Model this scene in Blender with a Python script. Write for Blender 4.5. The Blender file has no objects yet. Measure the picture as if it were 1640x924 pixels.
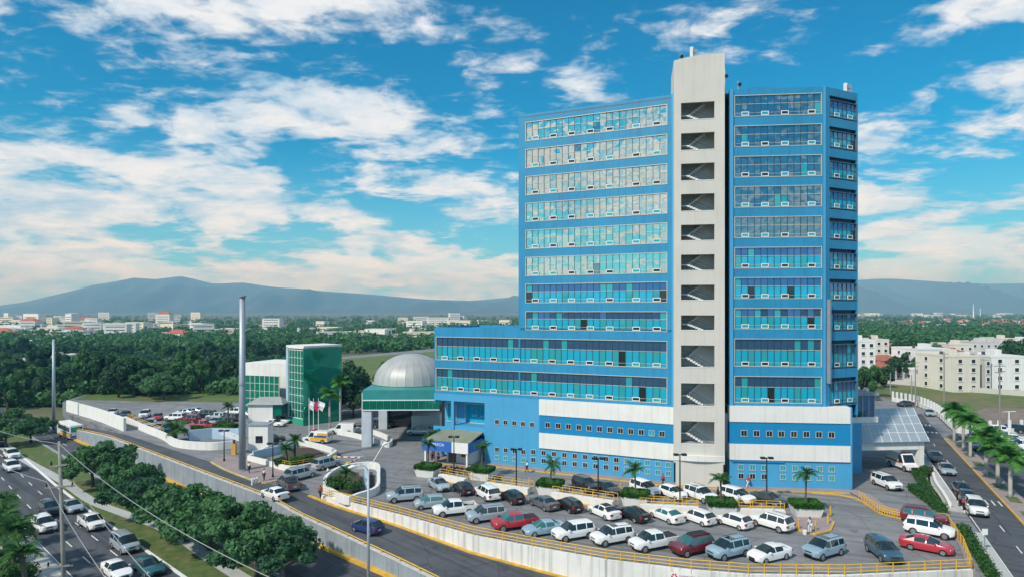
import bpy, bmesh, math, random
from mathutils import Vector, Matrix
R = math.radians
RNG = random.Random(7)
SC = bpy.context.scene
COL = SC.collection

# ------------------------------------------------------------------ camera
CAM_H = 24.0; FPX = 1025.0; HORY = 497.0; W0, H0 = 1640.0, 924.0
cd = bpy.data.cameras.new('camera'); cam = bpy.data.objects.new('camera', cd); COL.objects.link(cam)
cam.location = (0, 0, CAM_H); cam.rotation_euler = (R(90), 0, 0)
cd.sensor_fit = 'HORIZONTAL'; cd.sensor_width = 36.0; cd.lens = 36.0 * FPX / W0
cd.shift_y = (HORY - H0 / 2) / W0
cd.clip_start = 0.5; cd.clip_end = 60000
SC.camera = cam

# ------------------------------------------------------------------ world
SUN_AZ, SUN_EL = 224.0, 44.0      # compass-like angle of the sun seen from the scene (0 = +Y, clockwise)
def build_world():
    w = bpy.data.worlds.new('World'); SC.world = w; w.use_nodes = True
    nt = w.node_tree; N = nt.nodes; L = nt.links; N.clear()
    def nd(t, **kw):
        n = N.new(t)
        for k, v in kw.items(): setattr(n, k, v)
        return n
    def math_(op, a, b=None, c=None, clamp=False):
        n = nd('ShaderNodeMath', operation=op); n.use_clamp = clamp
        for i, v in enumerate((a, b, c)):
            if v is None: continue
            if isinstance(v, (int, float)): n.inputs[i].default_value = v
            else: L.new(v, n.inputs[i])
        return n.outputs[0]
    def ramp(fac, a, b):
        n = nd('ShaderNodeMapRange'); n.interpolation_type = 'SMOOTHSTEP'
        L.new(fac, n.inputs[0]); n.inputs[1].default_value = a; n.inputs[2].default_value = b
        return n.outputs[0]
    def noise(vec, scale, detail, rough, dist=0.0):
        n = nd('ShaderNodeTexNoise'); L.new(vec, n.inputs['Vector'])
        n.inputs['Scale'].default_value = scale; n.inputs['Detail'].default_value = detail
        n.inputs['Roughness'].default_value = rough; n.inputs['Distortion'].default_value = dist
        return n.outputs[0]
    def comb(x, y, z):
        n = nd('ShaderNodeCombineXYZ')
        for i, v in enumerate((x, y, z)):
            if isinstance(v, (int, float)): n.inputs[i].default_value = v
            else: L.new(v, n.inputs[i])
        return n.outputs[0]
    def mixc(f, a, b, mode='MIX'):
        n = nd('ShaderNodeMix', data_type='RGBA', blend_type=mode)
        if isinstance(f, (int, float)): n.inputs[0].default_value = f
        else: L.new(f, n.inputs[0])
        for i, v in ((6, a), (7, b)):
            if isinstance(v, tuple): n.inputs[i].default_value = (*v, 1)
            else: L.new(v, n.inputs[i])
        return n.outputs[2]
    sky = nd('ShaderNodeTexSky', sky_type='NISHITA'); sky.sun_disc = False
    sky.sun_elevation = R(SUN_EL); sky.sun_rotation = R(SUN_AZ); sky.air_density = 1.0; sky.dust_density = 0.6; sky.ozone_density = 3.0
    tc = nd('ShaderNodeTexCoord'); sp = nd('ShaderNodeSeparateXYZ'); L.new(tc.outputs['Generated'], sp.inputs[0])
    x, y, z = sp.outputs
    zp = math_('MAXIMUM', z, 0.0)
    den = math_('ADD', zp, 0.16)
    u = math_('DIVIDE', x, den); v = math_('DIVIDE', y, den)
    pv = comb(u, v, 3.3)
    big = noise(pv, 0.75, 3.0, 0.5, 0.4)
    fine = noise(pv, 3.0, 10.0, 0.60, 0.25)
    wisp = noise(comb(math_('MULTIPLY', u, 1.0), math_('MULTIPLY', v, 1.7), 9.1), 8.5, 6.0, 0.6, 0.5)
    dens = math_('ADD', math_('MULTIPLY', big, 0.75), math_('ADD', math_('MULTIPLY', fine, 0.62), math_('MULTIPLY', wisp, 0.28)))
    m = ramp(dens, CLOUD_LO, CLOUD_HI)
    shade = ramp(math_('SUBTRACT', fine, math_('MULTIPLY', wisp, 0.35)), 0.12, 0.52)
    # thin milky veil towards the horizon, cumulus bank standing on the horizon
    veil = math_('MULTIPLY', ramp(zp, 0.26, 0.0), 0.52)
    az = math_('ARCTAN2', x, y)
    cu = noise(comb(math_('MULTIPLY', az, 3.2), math_('MULTIPLY', z, 9.0), 1.7), 2.6, 8.0, 0.58, 0.3)
    cum = math_('MULTIPLY', ramp(math_('SUBTRACT', cu, math_('MULTIPLY', zp, 3.0)), 0.24, 0.34), ramp(zp, 0.15, 0.08))
    cshade = ramp(math_('ADD', cu, math_('MULTIPLY', zp, 1.2)), 0.40, 0.68)
    base = mixc(1.0, sky.outputs[0], SKY_TINT, 'MULTIPLY')
    c1 = mixc(veil, base, VEIL_COL)
    cc = mixc(shade, CLOUD_DARK, CLOUD_LIGHT)
    c2 = mixc(math_('MULTIPLY', m, 0.93), c1, cc)
    c3 = mixc(math_('MULTIPLY', cum, 0.70), c2, mixc(cshade, CUM_DARK, CUM_LIGHT))
    bg = nd('ShaderNodeBackground'); L.new(c3, bg.inputs[0]); bg.inputs[1].default_value = SKY_STRENGTH
    out = nd('ShaderNodeOutputWorld'); L.new(bg.outputs[0], out.inputs[0])
SKY_STRENGTH = 0.10
SKY_TINT = (0.0, 0.84, 1.10)
CLOUD_LO, CLOUD_HI = 0.765, 0.90
CLOUD_DARK, CLOUD_LIGHT = (3.4, 5.4, 7.4), (8.4, 8.5, 8.7)
VEIL_COL = (3.6, 6.8, 8.6)
CUM_DARK, CUM_LIGHT = (2.8, 5.2, 7.8), (8.0, 8.7, 9.4)
build_world()

# ------------------------------------------------------------------ sun
sd = bpy.data.lights.new('sun', 'SUN'); sun = bpy.data.objects.new('sun', sd); COL.objects.link(sun)
sd.energy = 3.5; sd.angle = R(3); sd.color = (1.0, 0.95, 0.87)
_d = Vector((math.sin(R(SUN_AZ)) * math.cos(R(SUN_EL)), math.cos(R(SUN_AZ)) * math.cos(R(SUN_EL)), math.sin(R(SUN_EL))))
sun.rotation_euler = _d.to_track_quat('Z', 'Y').to_euler(); sun.location = _d * 300

# ------------------------------------------------------------------ exposure
SC.view_settings.view_transform = 'Standard'; SC.view_settings.look = 'None'
SC.view_settings.exposure = 0.22; SC.view_settings.gamma = 1.0
SC.cycles.max_bounces = 6; SC.cycles.diffuse_bounces = 3; SC.cycles.volume_bounces = 0
SC.cycles.caustics_reflective = False; SC.cycles.caustics_refractive = False
SC.cycles.use_denoising = True

# ------------------------------------------------------------------ helpers
def G(px, py, z=0.0):
    Z = FPX * (CAM_H - z) / (py - HORY)
    return ((px - 820.0) / FPX * Z, Z)

_mats = {}
def M(name, col, rough=0.6, metal=0.0, var=0.12, scale=0.6, bump=0.0, bscale=20.0, streak=0.0, spec=0.5, coat=0.0, grime=None, coord='Object'):
    """procedural material: base colour with noise variation, optional vertical streaks and relief"""
    if name in _mats: return _mats[name]
    m = bpy.data.materials.new(name); m.use_nodes = True; nt = m.node_tree; N = nt.nodes; L = nt.links
    b = N['Principled BSDF']; b.inputs['Roughness'].default_value = rough; b.inputs['Metallic'].default_value = metal
    b.inputs['Specular IOR Level'].default_value = spec
    if coat: b.inputs['Coat Weight'].default_value = coat; b.inputs['Coat Roughness'].default_value = 0.05
    tc = N.new('ShaderNodeTexCoord'); src = tc.outputs[coord]
    if coord == 'World':
        pass
    no = N.new('ShaderNodeTexNoise'); L.new(src, no.inputs['Vector'])
    no.inputs['Scale'].default_value = scale; no.inputs['Detail'].default_value = 7; no.inputs['Roughness'].default_value = 0.62
    mr = N.new('ShaderNodeMapRange'); L.new(no.outputs[0], mr.inputs[0]); mr.inputs[1].default_value = 0.3; mr.inputs[2].default_value = 0.7
    mx = N.new('ShaderNodeMix'); mx.data_type = 'RGBA'; L.new(mr.outputs[0], mx.inputs[0])
    lo = tuple(max(0, c * (1 - var)) for c in col); hi = tuple(min(1, c * (1 + var)) for c in col)
    mx.inputs[6].default_value = (*lo, 1); mx.inputs[7].default_value = (*hi, 1)
    outc = mx.outputs[2]
    if streak:
        mp = N.new('ShaderNodeMapping'); L.new(src, mp.inputs[0]); mp.inputs['Scale'].default_value = (1.6, 1.6, 0.07)
        n2 = N.new('ShaderNodeTexNoise'); L.new(mp.outputs[0], n2.inputs['Vector']); n2.inputs['Scale'].default_value = 1.3; n2.inputs['Detail'].default_value = 6
        r2 = N.new('ShaderNodeMapRange'); L.new(n2.outputs[0], r2.inputs[0]); r2.inputs[1].default_value = 0.50; r2.inputs[2].default_value = 0.72
        r2.inputs[3].default_value = 0.0; r2.inputs[4].default_value = streak
        m2 = N.new('ShaderNodeMix'); m2.data_type = 'RGBA'; L.new(r2.outputs[0], m2.inputs[0]); L.new(outc, m2.inputs[6])
        g = grime or tuple(c * 0.45 for c in col); m2.inputs[7].default_value = (*g, 1); outc = m2.outputs[2]
    L.new(outc, b.inputs['Base Color'])
    if bump:
        n3 = N.new('ShaderNodeTexNoise'); L.new(src, n3.inputs['Vector']); n3.inputs['Scale'].default_value = bscale; n3.inputs['Detail'].default_value = 0.6 if 'glass' in name else 5
        bp = N.new('ShaderNodeBump'); bp.inputs['Strength'].default_value = bump; bp.inputs['Distance'].default_value = 0.05
        L.new(n3.outputs[0], bp.inputs['Height']); L.new(bp.outputs[0], b.inputs['Normal'])
    _mats[name] = m
    return m

def layered(name, cols, scales, rough=0.9, bump=0.3, bscale=8.0, thr=0.5, width=0.15):
    """ground material of several colours laid over each other by noise of different sizes"""
    m = bpy.data.materials.new(name); m.use_nodes = True; nt = m.node_tree; N = nt.nodes; L = nt.links
    b = N['Principled BSDF']; b.inputs['Roughness'].default_value = rough; b.inputs['Specular IOR Level'].default_value = 0.3
    tc = N.new('ShaderNodeTexCoord'); cur = None
    for i, (c, s) in enumerate(zip(cols, scales)):
        if cur is None:
            rgb = N.new('ShaderNodeRGB'); rgb.outputs[0].default_value = (*c, 1); cur = rgb.outputs[0]; continue
        no = N.new('ShaderNodeTexNoise'); no.noise_dimensions = '4D'; no.inputs['W'].default_value = i * 3.7
        L.new(tc.outputs['Object'], no.inputs['Vector']); no.inputs['Scale'].default_value = s
        no.inputs['Detail'].default_value = 8; no.inputs['Roughness'].default_value = 0.6
        mr = N.new('ShaderNodeMapRange'); L.new(no.outputs[0], mr.inputs[0]); mr.inputs[1].default_value = thr - width; mr.inputs[2].default_value = thr + width
        mx = N.new('ShaderNodeMix'); mx.data_type = 'RGBA'; L.new(mr.outputs[0], mx.inputs[0]); L.new(cur, mx.inputs[6]); mx.inputs[7].default_value = (*c, 1)
        cur = mx.outputs[2]
    L.new(cur, b.inputs['Base Color'])
    if bump:
        n3 = N.new('ShaderNodeTexNoise'); L.new(tc.outputs['Object'], n3.inputs['Vector']); n3.inputs['Scale'].default_value = bscale; n3.inputs['Detail'].default_value = 6
        bp = N.new('ShaderNodeBump'); bp.inputs['Strength'].default_value = bump; bp.inputs['Distance'].default_value = 0.05
        L.new(n3.outputs[0], bp.inputs['Height']); L.new(bp.outputs[0], b.inputs['Normal'])
    _mats[name] = m
    return m

def leafmat(name, dark, light, scale=0.5):
    m = bpy.data.materials.new(name); m.use_nodes = True; nt = m.node_tree; N = nt.nodes; L = nt.links
    b = N['Principled BSDF']; b.inputs['Roughness'].default_value = 0.65; b.inputs['Specular IOR Level'].default_value = 0.25
    g = N.new('ShaderNodeNewGeometry'); tc = N.new('ShaderNodeTexCoord')
    no = N.new('ShaderNodeTexNoise'); L.new(tc.outputs['Object'], no.inputs['Vector']); no.inputs['Scale'].default_value = scale; no.inputs['Detail'].default_value = 3
    ad = N.new('ShaderNodeMath'); ad.operation = 'MULTIPLY_ADD'; L.new(g.outputs['Random Per Island'], ad.inputs[0]); ad.inputs[1].default_value = 0.55
    L.new(no.outputs[0], ad.inputs[2])
    mr = N.new('ShaderNodeMapRange'); L.new(ad.outputs[0], mr.inputs[0]); mr.inputs[1].default_value = 0.4; mr.inputs[2].default_value = 1.15
    mx = N.new('ShaderNodeMix'); mx.data_type = 'RGBA'; L.new(mr.outputs[0], mx.inputs[0]); mx.inputs[6].default_value = (*dark, 1); mx.inputs[7].default_value = (*light, 1)
    L.new(mx.outputs[2], b.inputs['Base Color'])
    tl = N.new('ShaderNodeBsdfTranslucent'); L.new(mx.outputs[2], tl.inputs[0]); ms = N.new('ShaderNodeMixShader'); ms.inputs[0].default_value = 0.35
    L.new(b.outputs[0], ms.inputs[1]); L.new(tl.outputs[0], ms.inputs[2]); L.new(ms.outputs[0], N['Material Output'].inputs[0])
    _mats[name] = m
    return m

class MB:
    def __init__(s): s.v = []; s.f = []
    def add(s, vs, fs):
        o = len(s.v); s.v += [tuple(p) for p in vs]; s.f += [tuple(i + o for i in f) for f in fs]; return s
    def box(s, x0, x1, y0, y1, z0, z1):
        return s.add([(x0,y0,z0),(x1,y0,z0),(x1,y1,z0),(x0,y1,z0),(x0,y0,z1),(x1,y0,z1),(x1,y1,z1),(x0,y1,z1)],
                     [(0,3,2,1),(4,5,6,7),(0,1,5,4),(1,2,6,5),(2,3,7,6),(3,0,4,7)])
    def prism(s, poly, z0, z1, taper=1.0):
        n = len(poly); cx = sum(p[0] for p in poly)/n; cy = sum(p[1] for p in poly)/n
        a = sum(poly[i][0]*poly[(i+1)%n][1]-poly[(i+1)%n][0]*poly[i][1] for i in range(n))
        if a < 0: poly = poly[::-1]
        vs = [(p[0],p[1],z0) for p in poly] + [(cx+(p[0]-cx)*taper, cy+(p[1]-cy)*taper, z1) for p in poly]
        fs = [tuple(range(n-1,-1,-1)), tuple(range(n,2*n))] + [(i,(i+1)%n,n+(i+1)%n,n+i) for i in range(n)]
        return s.add(vs, fs)
    def bar(s, p, q, w, h=None):
        """square bar from p to q"""
        p = Vector(p); q = Vector(q); h = h or w; d = (q-p)
        if d.length < 1e-6: return s
        d.normalize(); up = Vector((0,0,1)) if abs(d.z) < .95 else Vector((0,1,0))
        a = d.cross(up).normalized()*w/2; b = a.normalized().cross(d)*h/2
        vs = [p-a-b,p+a-b,p+a+b,p-a+b,q-a-b,q+a-b,q+a+b,q-a+b]
        return s.add(vs, [(0,3,2,1),(4,5,6,7),(0,1,5,4),(1,2,6,5),(2,3,7,6),(3,0,4,7)])
    def tube(s, pts, radii, seg=8, cap=True):
        pts = [Vector(p) for p in pts]
        if isinstance(radii, (int, float)): radii = [radii]*len(pts)
        vs = []; fs = []
        for i, p in enumerate(pts):
            d = (pts[min(i+1,len(pts)-1)] - pts[max(i-1,0)]).normalized()
            up = Vector((0,0,1)) if abs(d.z) < .9 else Vector((1,0,0))
            a = d.cross(up).normalized(); b = d.cross(a).normalized()
            for k in range(seg):
                t = 2*math.pi*k/seg; vs.append(p + (a*math.cos(t)+b*math.sin(t))*radii[i])
        for i in range(len(pts)-1):
            for k in range(seg): fs.append((i*seg+k, i*seg+(k+1)%seg, (i+1)*seg+(k+1)%seg, (i+1)*seg+k))
        if cap:
            fs.append(tuple(range(seg-1,-1,-1))); n=(len(pts)-1)*seg; fs.append(tuple(range(n, n+seg)))
        return s.add(vs, fs)
    def quad(s, a, b, c, d): return s.add([a,b,c,d], [(0,1,2,3)])
    def wallstrip(s, pts, z0, z1, th):
        """wall along a polyline, thickness th centred; z0, z1 numbers or lists"""
        n = len(pts); z0 = z0 if isinstance(z0, list) else [z0]*n; z1 = z1 if isinstance(z1, list) else [z1]*n
        vs = []
        for i in range(n):
            a = Vector(pts[max(i-1,0)]); b = Vector(pts[min(i+1,n-1)]); d = (b-a).normalized(); nn = Vector((-d.y, d.x))*th/2
            p = Vector(pts[i])
            vs += [(*(p-nn), z0[i]), (*(p+nn), z0[i]), (*(p+nn), z1[i]), (*(p-nn), z1[i])]
        fs = [(0,1,2,3), (4*n-1,4*n-2,4*n-3,4*n-4)]
        for i in range(n-1):
            o = 4*i
            for k in range(4): fs.append((o+k, o+4+k, o+4+(k+1)%4, o+(k+1)%4))
        return s.add(vs, fs)
    def mesh(s, name, mat=None, smooth=False):
        me = bpy.data.meshes.new(name); me.from_pydata(s.v, [], s.f); me.update()
        bm = bmesh.new(); bm.from_mesh(me); bmesh.ops.recalc_face_normals(bm, faces=bm.faces); bm.to_mesh(me); bm.free()
        if mat: me.materials.append(mat)
        if smooth: me.polygons.foreach_set('use_smooth', [True]*len(me.polygons))
        return me
    def build(s, name, mat, parent=None, loc=None, rz=0.0, smooth=False):
        return link(name, s.mesh(name, mat, smooth), parent, loc, rz)

def link(name, me, parent=None, loc=None, rz=0.0):
    o = bpy.data.objects.new(name, me); COL.objects.link(o)
    if loc is not None: o.location = loc
    if rz: o.rotation_euler = (0, 0, rz)
    if parent is not None: o.parent = parent
    return o
def tag(o, label=None, cat=None, group=None, kind=None):
    if label: o['label'] = label
    if cat: o['category'] = cat
    if group: o['group'] = group
    if kind: o['kind'] = kind
    return o
def thing(name, label, cat, loc=(0,0,0), rz=0.0, group=None):
    o = bpy.data.objects.new(name, None); COL.objects.link(o); o.location = loc; o.rotation_euler = (0,0,rz); o.empty_display_size = 0.2
    return tag(o, label, cat, group)
def struct(name, mb, mat, smooth=False):
    return tag(mb.build(name, mat, smooth=smooth), kind='structure')
ORD = 'leftmost second third fourth fifth sixth seventh eighth ninth tenth eleventh twelfth thirteenth fourteenth fifteenth sixteenth seventeenth eighteenth nineteenth twentieth twenty-first twenty-second twenty-third twenty-fourth twenty-fifth twenty-sixth'.split()
def nth(i, n): return 'rightmost' if i == n-1 else ORD[0] if i == 0 else ORD[i]+' from the left,'
def copy_tree(o, parent=None, loc=None, rz=None, label=None, group=None, matmap=None, scale=None):
    c = o.copy(); COL.objects.link(c)
    if parent is not None: c.parent = parent
    if loc is not None: c.location = loc
    if rz is not None: c.rotation_euler = (0,0,rz)
    if scale is not None: c.scale = (scale,)*3 if isinstance(scale,(int,float)) else scale
    if label: c['label'] = label
    if group: c['group'] = group
    for ch in list(o.children): copy_tree(ch, c)
    return c
def ribbon(pts, w, z=0.0, off=0.0):
    """flat strip of width w along a polyline"""
    mb = MB(); n = len(pts); vs = []
    for i in range(n):
        a = Vector(pts[max(i-1,0)][:2]); b = Vector(pts[min(i+1,n-1)][:2]); d = (b-a).normalized(); nn = Vector((-d.y, d.x))
        p = Vector(pts[i][:2]); zz = pts[i][2] if len(pts[i]) > 2 else z
        vs += [(*(p+nn*(off-w/2)), zz), (*(p+nn*(off+w/2)), zz)]
    return mb.add(vs, [(2*i, 2*i+2, 2*i+3, 2*i+1) for i in range(n-1)])
def resample(pts, step):
    out = [Vector(pts[0])]
    for a, b in zip(pts[:-1], pts[1:]):
        a = Vector(a); b = Vector(b); n = max(1, round((b-a).length/step))
        out += [a.lerp(b, i/n) for i in range(1, n+1)]
    return out
def smoothline(pts, n=6):
    """Catmull-Rom through the points"""
    P = [Vector(p) for p in pts]; P = [P[0]*2-P[1]] + P + [P[-1]*2-P[-2]]; out = []
    for i in range(1, len(P)-2):
        for k in range(n):
            t = k/n; a,b,c,d = P[i-1:i+3]
            out.append(0.5*((2*b)+(c-a)*t+(2*a-5*b+4*c-d)*t*t+(3*b-a-3*c+d)*t**3))
    out.append(P[-2]); return [tuple(p) for p in out]
def interp(tab, x):
    if x <= tab[0][0]: return tab[0][1]
    for (a, va), (b, vb) in zip(tab[:-1], tab[1:]):
        if x <= b: return va + (vb-va)*(x-a)/(b-a)
    return tab[-1][1]
# ------------------------------------------------------------------ shared materials
WHITE = M('white_render', (0.74, 0.73, 0.70), 0.75, var=0.05, scale=0.35, streak=0.30, grime=(0.42,0.41,0.38))
WHITE2 = M('white_paint', (0.78, 0.78, 0.77), 0.6, var=0.05, scale=1.0)
STAINED = M('stained_white', (0.72,0.71,0.68), 0.85, var=0.10, scale=0.5, streak=0.60, grime=(0.26,0.25,0.23))
CONC = M('concrete', (0.27, 0.31, 0.35), 0.9, var=0.14, scale=0.5, bump=0.2, bscale=6, streak=0.45)
BLUE = M('blue_paint', (0.018, 0.25, 0.46), 0.55, var=0.13, scale=0.18, streak=0.55, grime=(0.018,0.15,0.36))
LBLUE = M('light_blue_paint', (0.06, 0.33, 0.58), 0.6, var=0.05, scale=0.3, streak=0.30, grime=(0.05,0.24,0.44))
DBLUE = M('deep_blue_paint', (0.004, 0.215, 0.46), 0.5, var=0.05, scale=0.3)
FRAME = M('aluminium_frame', (0.62, 0.58, 0.50), 0.45, 0.2, var=0.05)
MULL = M('dark_mullion', (0.05, 0.09, 0.12), 0.4, 0.4, var=0.05)
YEL = M('yellow_paint', (0.72, 0.42, 0.03), 0.55, var=0.18, scale=1.5, streak=0.2, grime=(0.38,0.26,0.08))
YKERB = M('yellow_kerb', (0.60, 0.36, 0.05), 0.8, var=0.25, scale=1.2)
BLACK = M('black_metal', (0.02, 0.02, 0.022), 0.5, 0.3)
DARK = M('ramp_shade', (0.025, 0.028, 0.03), 0.9)
GALV = M('galvanised_steel', (0.33, 0.38, 0.43), 0.5, 0.4, var=0.1, scale=1.0, streak=0.2)
PAVE = M('pinkish_paving', (0.30, 0.24, 0.235), 0.9, var=0.14, scale=0.8, bump=0.2)
PATHM = M('pale_path', (0.42, 0.43, 0.42), 0.92, var=0.12, scale=0.6, bump=0.2)
ROADPAINT = M('road_paint', (0.62, 0.62, 0.60), 0.8, var=0.25, scale=3.0)
ROOFM = M('roof_sheet', (0.22, 0.24, 0.17), 0.6, var=0.2, scale=0.5)
def glass(name, col, metal, rough=0.04, var=0.1, bump=0.0):
    return M(name, col, rough, metal, var=var, scale=0.15, bump=bump, bscale=0.6, spec=1.0)
GL_TOP = glass('tinted_glass_upper', (0.075, 0.20, 0.40), 0.72, bump=0.35)
GL_LOW = glass('cyan_glass_lower', (0.008, 0.42, 0.62), 0.16, 0.06, bump=0.35)
GL_LOW2 = glass('cyan_glass_pale', (0.03, 0.40, 0.46), 0.25, 0.06, bump=0.35)
GL_MIR = glass('mirror_glass', (0.70, 0.70, 0.60), 0.95, 0.02, bump=1.0)
GL_SMK = glass('smoked_mirror_glass', (0.22, 0.34, 0.38), 0.9, 0.02, bump=1.0)
GL_DARK = glass('dark_glass', (0.012, 0.018, 0.022), 0.1, 0.04)
GL_GREEN = glass('green_glass', (0.01, 0.30, 0.20), 0.55, 0.05, bump=0.3)
GL_CAR = glass('car_glass', (0.02, 0.035, 0.04), 0.25, 0.03)
GL_CARG = glass('car_glass_green', (0.05, 0.17, 0.17), 0.3, 0.03)
LEAF_TREE = leafmat('leaf_median_tree', (0.020, 0.075, 0.035), (0.125, 0.290, 0.105))
LEAF_B = leafmat('leaf_bright_tree', (0.025, 0.100, 0.037), (0.112, 0.263, 0.088))
LEAF_C = leafmat('leaf_dark_tree', (0.015, 0.063, 0.033), (0.068, 0.173, 0.075))
LEAF_PALM = leafmat('leaf_royal_palm', (0.033, 0.154, 0.033), (0.143, 0.363, 0.066))
LEAF_PALM2 = leafmat('leaf_small_palm', (0.025, 0.084, 0.022), (0.077, 0.210, 0.049))
LEAF_HEDGE = leafmat('leaf_hedge', (0.024, 0.090, 0.014), (0.072, 0.204, 0.036), 1.5)
LEAF_SHRUB = leafmat('leaf_shrub', (0.018, 0.068, 0.018), (0.075, 0.195, 0.045), 1.2)
LEAF_FAR = leafmat('leaf_far_wood', (0.025, 0.094, 0.037), (0.100, 0.250, 0.075), 0.02)
BARK = M('bark', (0.10, 0.085, 0.07), 0.95, var=0.25, scale=2, bump=0.4)
PTRUNK = M('palm_trunk', (0.42, 0.40, 0.36), 0.9, var=0.18, scale=1.5, bump=0.3, streak=0.2)
GRASS = layered('grass_ground', [(0.07,0.15,0.03),(0.13,0.19,0.05),(0.19,0.15,0.08),(0.045,0.11,0.025)], [1,0.25,0.12,0.9], bump=0.5)

# ------------------------------------------------------------------ road frame
WP = Vector((-47.5, 96.1)); WT = Vector((0.754, -0.657)).normalized(); WN = Vector((-WT.y, WT.x))
def SD(s, d): p = WP + WT*s + WN*d; return (p.x, p.y)
ZA = -3.1
ZS = [(-90,-3.0),(-72,-2.4),(-55,-1.0),(-38,-0.05),(22,0.0),(29,-0.7),(38,-1.0),(49,-1.5),(56,-1.9),(66,-2.5),(80,-3.0)]
def zs(s): return interp(ZS, s)
INNER = [(-90,3.2),(-36,3.2),(-17,3.6),(0,3.9),(14,3.6),(26,4.94),(40,6.5),(51.3,7.3),(58,8.9),(65.5,10.9),(69.2,12.5),(80,16.5)]
def inner(s): return interp(INNER, s)

# ------------------------------------------------------------------ terrain
FAR = layered('plain', [(0.06,0.11,0.04),(0.11,0.12,0.06),(0.035,0.075,0.025),(0.19,0.16,0.10)], [1,0.004,0.012,0.02], bump=0.0, thr=0.53)
struct('ground', MB().quad((-30000,-9000,ZA-0.02),(30000,-9000,ZA-0.02),(30000,30000,ZA-0.02),(-30000,30000,ZA-0.02)), FAR)
# asphalt: worn grey with stains, patches and hairline relief
def asphalt(name, a, b, c, ang=0.0):
    """worn asphalt: mottling, wheel tracks along the lane, oil spots and hairline cracks"""
    m = layered(name, [a, b, c, tuple(x*0.74 for x in a)], [1, 0.16, 0.9, 0.22], rough=0.85, bump=0.25, bscale=30, thr=0.54, width=0.16)
    nt = m.node_tree; N = nt.nodes; L = nt.links; bs = N['Principled BSDF']; cur = bs.inputs['Base Color'].links[0].from_socket
    tc = N.new('ShaderNodeTexCoord'); rot = N.new('ShaderNodeMapping'); L.new(tc.outputs['Object'], rot.inputs[0]); rot.inputs['Rotation'].default_value = (0,0,ang)
    mp = N.new('ShaderNodeMapping'); L.new(rot.outputs[0], mp.inputs[0]); mp.inputs['Scale'].default_value = (0.035, 1.1, 1)
    def layer(vec, scale, lo, hi, amt, detail=5, node='noise'):
        nonlocal cur
        if node == 'noise':
            n = N.new('ShaderNodeTexNoise'); n.inputs['Detail'].default_value = detail; out = 0
        else:
            n = N.new('ShaderNodeTexVoronoi'); n.feature = 'DISTANCE_TO_EDGE'; out = 'Distance'
        n.inputs['Scale'].default_value = scale; L.new(vec, n.inputs['Vector'])
        r = N.new('ShaderNodeMapRange'); L.new(n.outputs[out], r.inputs[0]); r.inputs[1].default_value = lo; r.inputs[2].default_value = hi; r.inputs[3].default_value = 0; r.inputs[4].default_value = amt
        x = N.new('ShaderNodeMix'); x.data_type = 'RGBA'; L.new(r.outputs[0], x.inputs[0]); L.new(cur, x.inputs[6]); x.inputs[7].default_value = (*[v*0.35 for v in a], 1); cur = x.outputs[2]
    layer(mp.outputs[0], 1.0, .50, .66, .55)
    layer(tc.outputs['Object'], .55, .62, .74, .60)
    layer(tc.outputs['Object'], .16, .012, .002, .55, node='v')
    L.new(cur, bs.inputs['Base Color']); return m
ASPH = asphalt('asphalt', (0.085,0.095,0.112), (0.115,0.122,0.132), (0.095,0.103,0.117), R(41))
ASPH2 = asphalt('lot_asphalt', (0.235,0.245,0.26), (0.30,0.30,0.30), (0.20,0.21,0.225), R(22))
lot_front = [SD(s, inner(s)) for s in (26,40,51.3,58,65.5,69.2)] + [(16.5,58.9),(21.4,57.9),(30,57.7),(42.4,59.0)]
plat = [SD(s, inner(s)) for s in (-76,-60,-50,-36,-17,0,14)] + lot_front + [(43.6,50),(43.6,30),(400,30),(460,420),(200,430),(-40,420),(-140,240),(-118,168)]
mb = MB(); n = len(plat)
mb.add([(p[0],p[1],0.0) for p in plat] + [(p[0],p[1],ZA-0.5) for p in plat], [tuple(range(n))] + [(i,n+i,n+(i+1)%n,(i+1)%n) for i in range(n)])
me = mb.mesh('parking_ground', ASPH2)
bm = bmesh.new(); bm.from_mesh(me); bmesh.ops.triangulate(bm, faces=[f for f in bm.faces if len(f.verts) > 4]); bm.to_mesh(me); bm.free()
tag(link('parking_ground', me), kind='structure')

# service road on its ramp
mb = MB(); ss = [(-88 + i*2.0) for i in range(85)]
for s in ss:
    for d in (0.25, inner(s)*0.5, inner(s)+0.02): mb.v.append((*SD(s, d), zs(s)+0.004))
for i in range(len(ss)-1):
    for k in range(2): mb.f.append((i*3+k, i*3+3+k, i*3+4+k, i*3+1+k))
struct('service_road', mb, ASPH)
# avenue, middle road, verge, path
def band(name, s0, s1, d0, d1, z, mat, step=6):
    mb = MB(); ss = [s0+(s1-s0)*i/40 for i in range(41)]
    for s in ss:
        for d in ((d0(s) if callable(d0) else d0), (d1(s) if callable(d1) else d1)): mb.v.append((*SD(s,d), z))
    mb.f = [(2*i,2*i+2,2*i+3,2*i+1) for i in range(40)]
    return struct(name, mb, mat)
AVR = lambda s: interp([(-400,-8),(-65,-10.5),(-20,-12.9),(0,-13.6),(60,-14.6)], s)   # right kerb of the avenue
AVL = lambda s: AVR(s) - interp([(-400,8.0),(-20,7.6),(60,8.2)], s)
MDL = lambda s: interp([(-400,-4.5),(-90,-5.0),(-20,-7.2),(60,-8.0)], s)
band('avenue', -420, 75, lambda s: AVL(s), lambda s: AVR(s), ZA+0.004, ASPH)
band('underpass_road', -420, 90, lambda s: MDL(s), -0.2, ZA+0.004, ASPH)
band('median_grass', -420, 75, lambda s: AVR(s)+0.15, lambda s: MDL(s)-0.15, ZA+0.06, GRASS)
band('sidewalk', -420, 75, lambda s: AVL(s)-3.3, lambda s: AVL(s)-0.1, ZA+0.12, PATHM)
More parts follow.
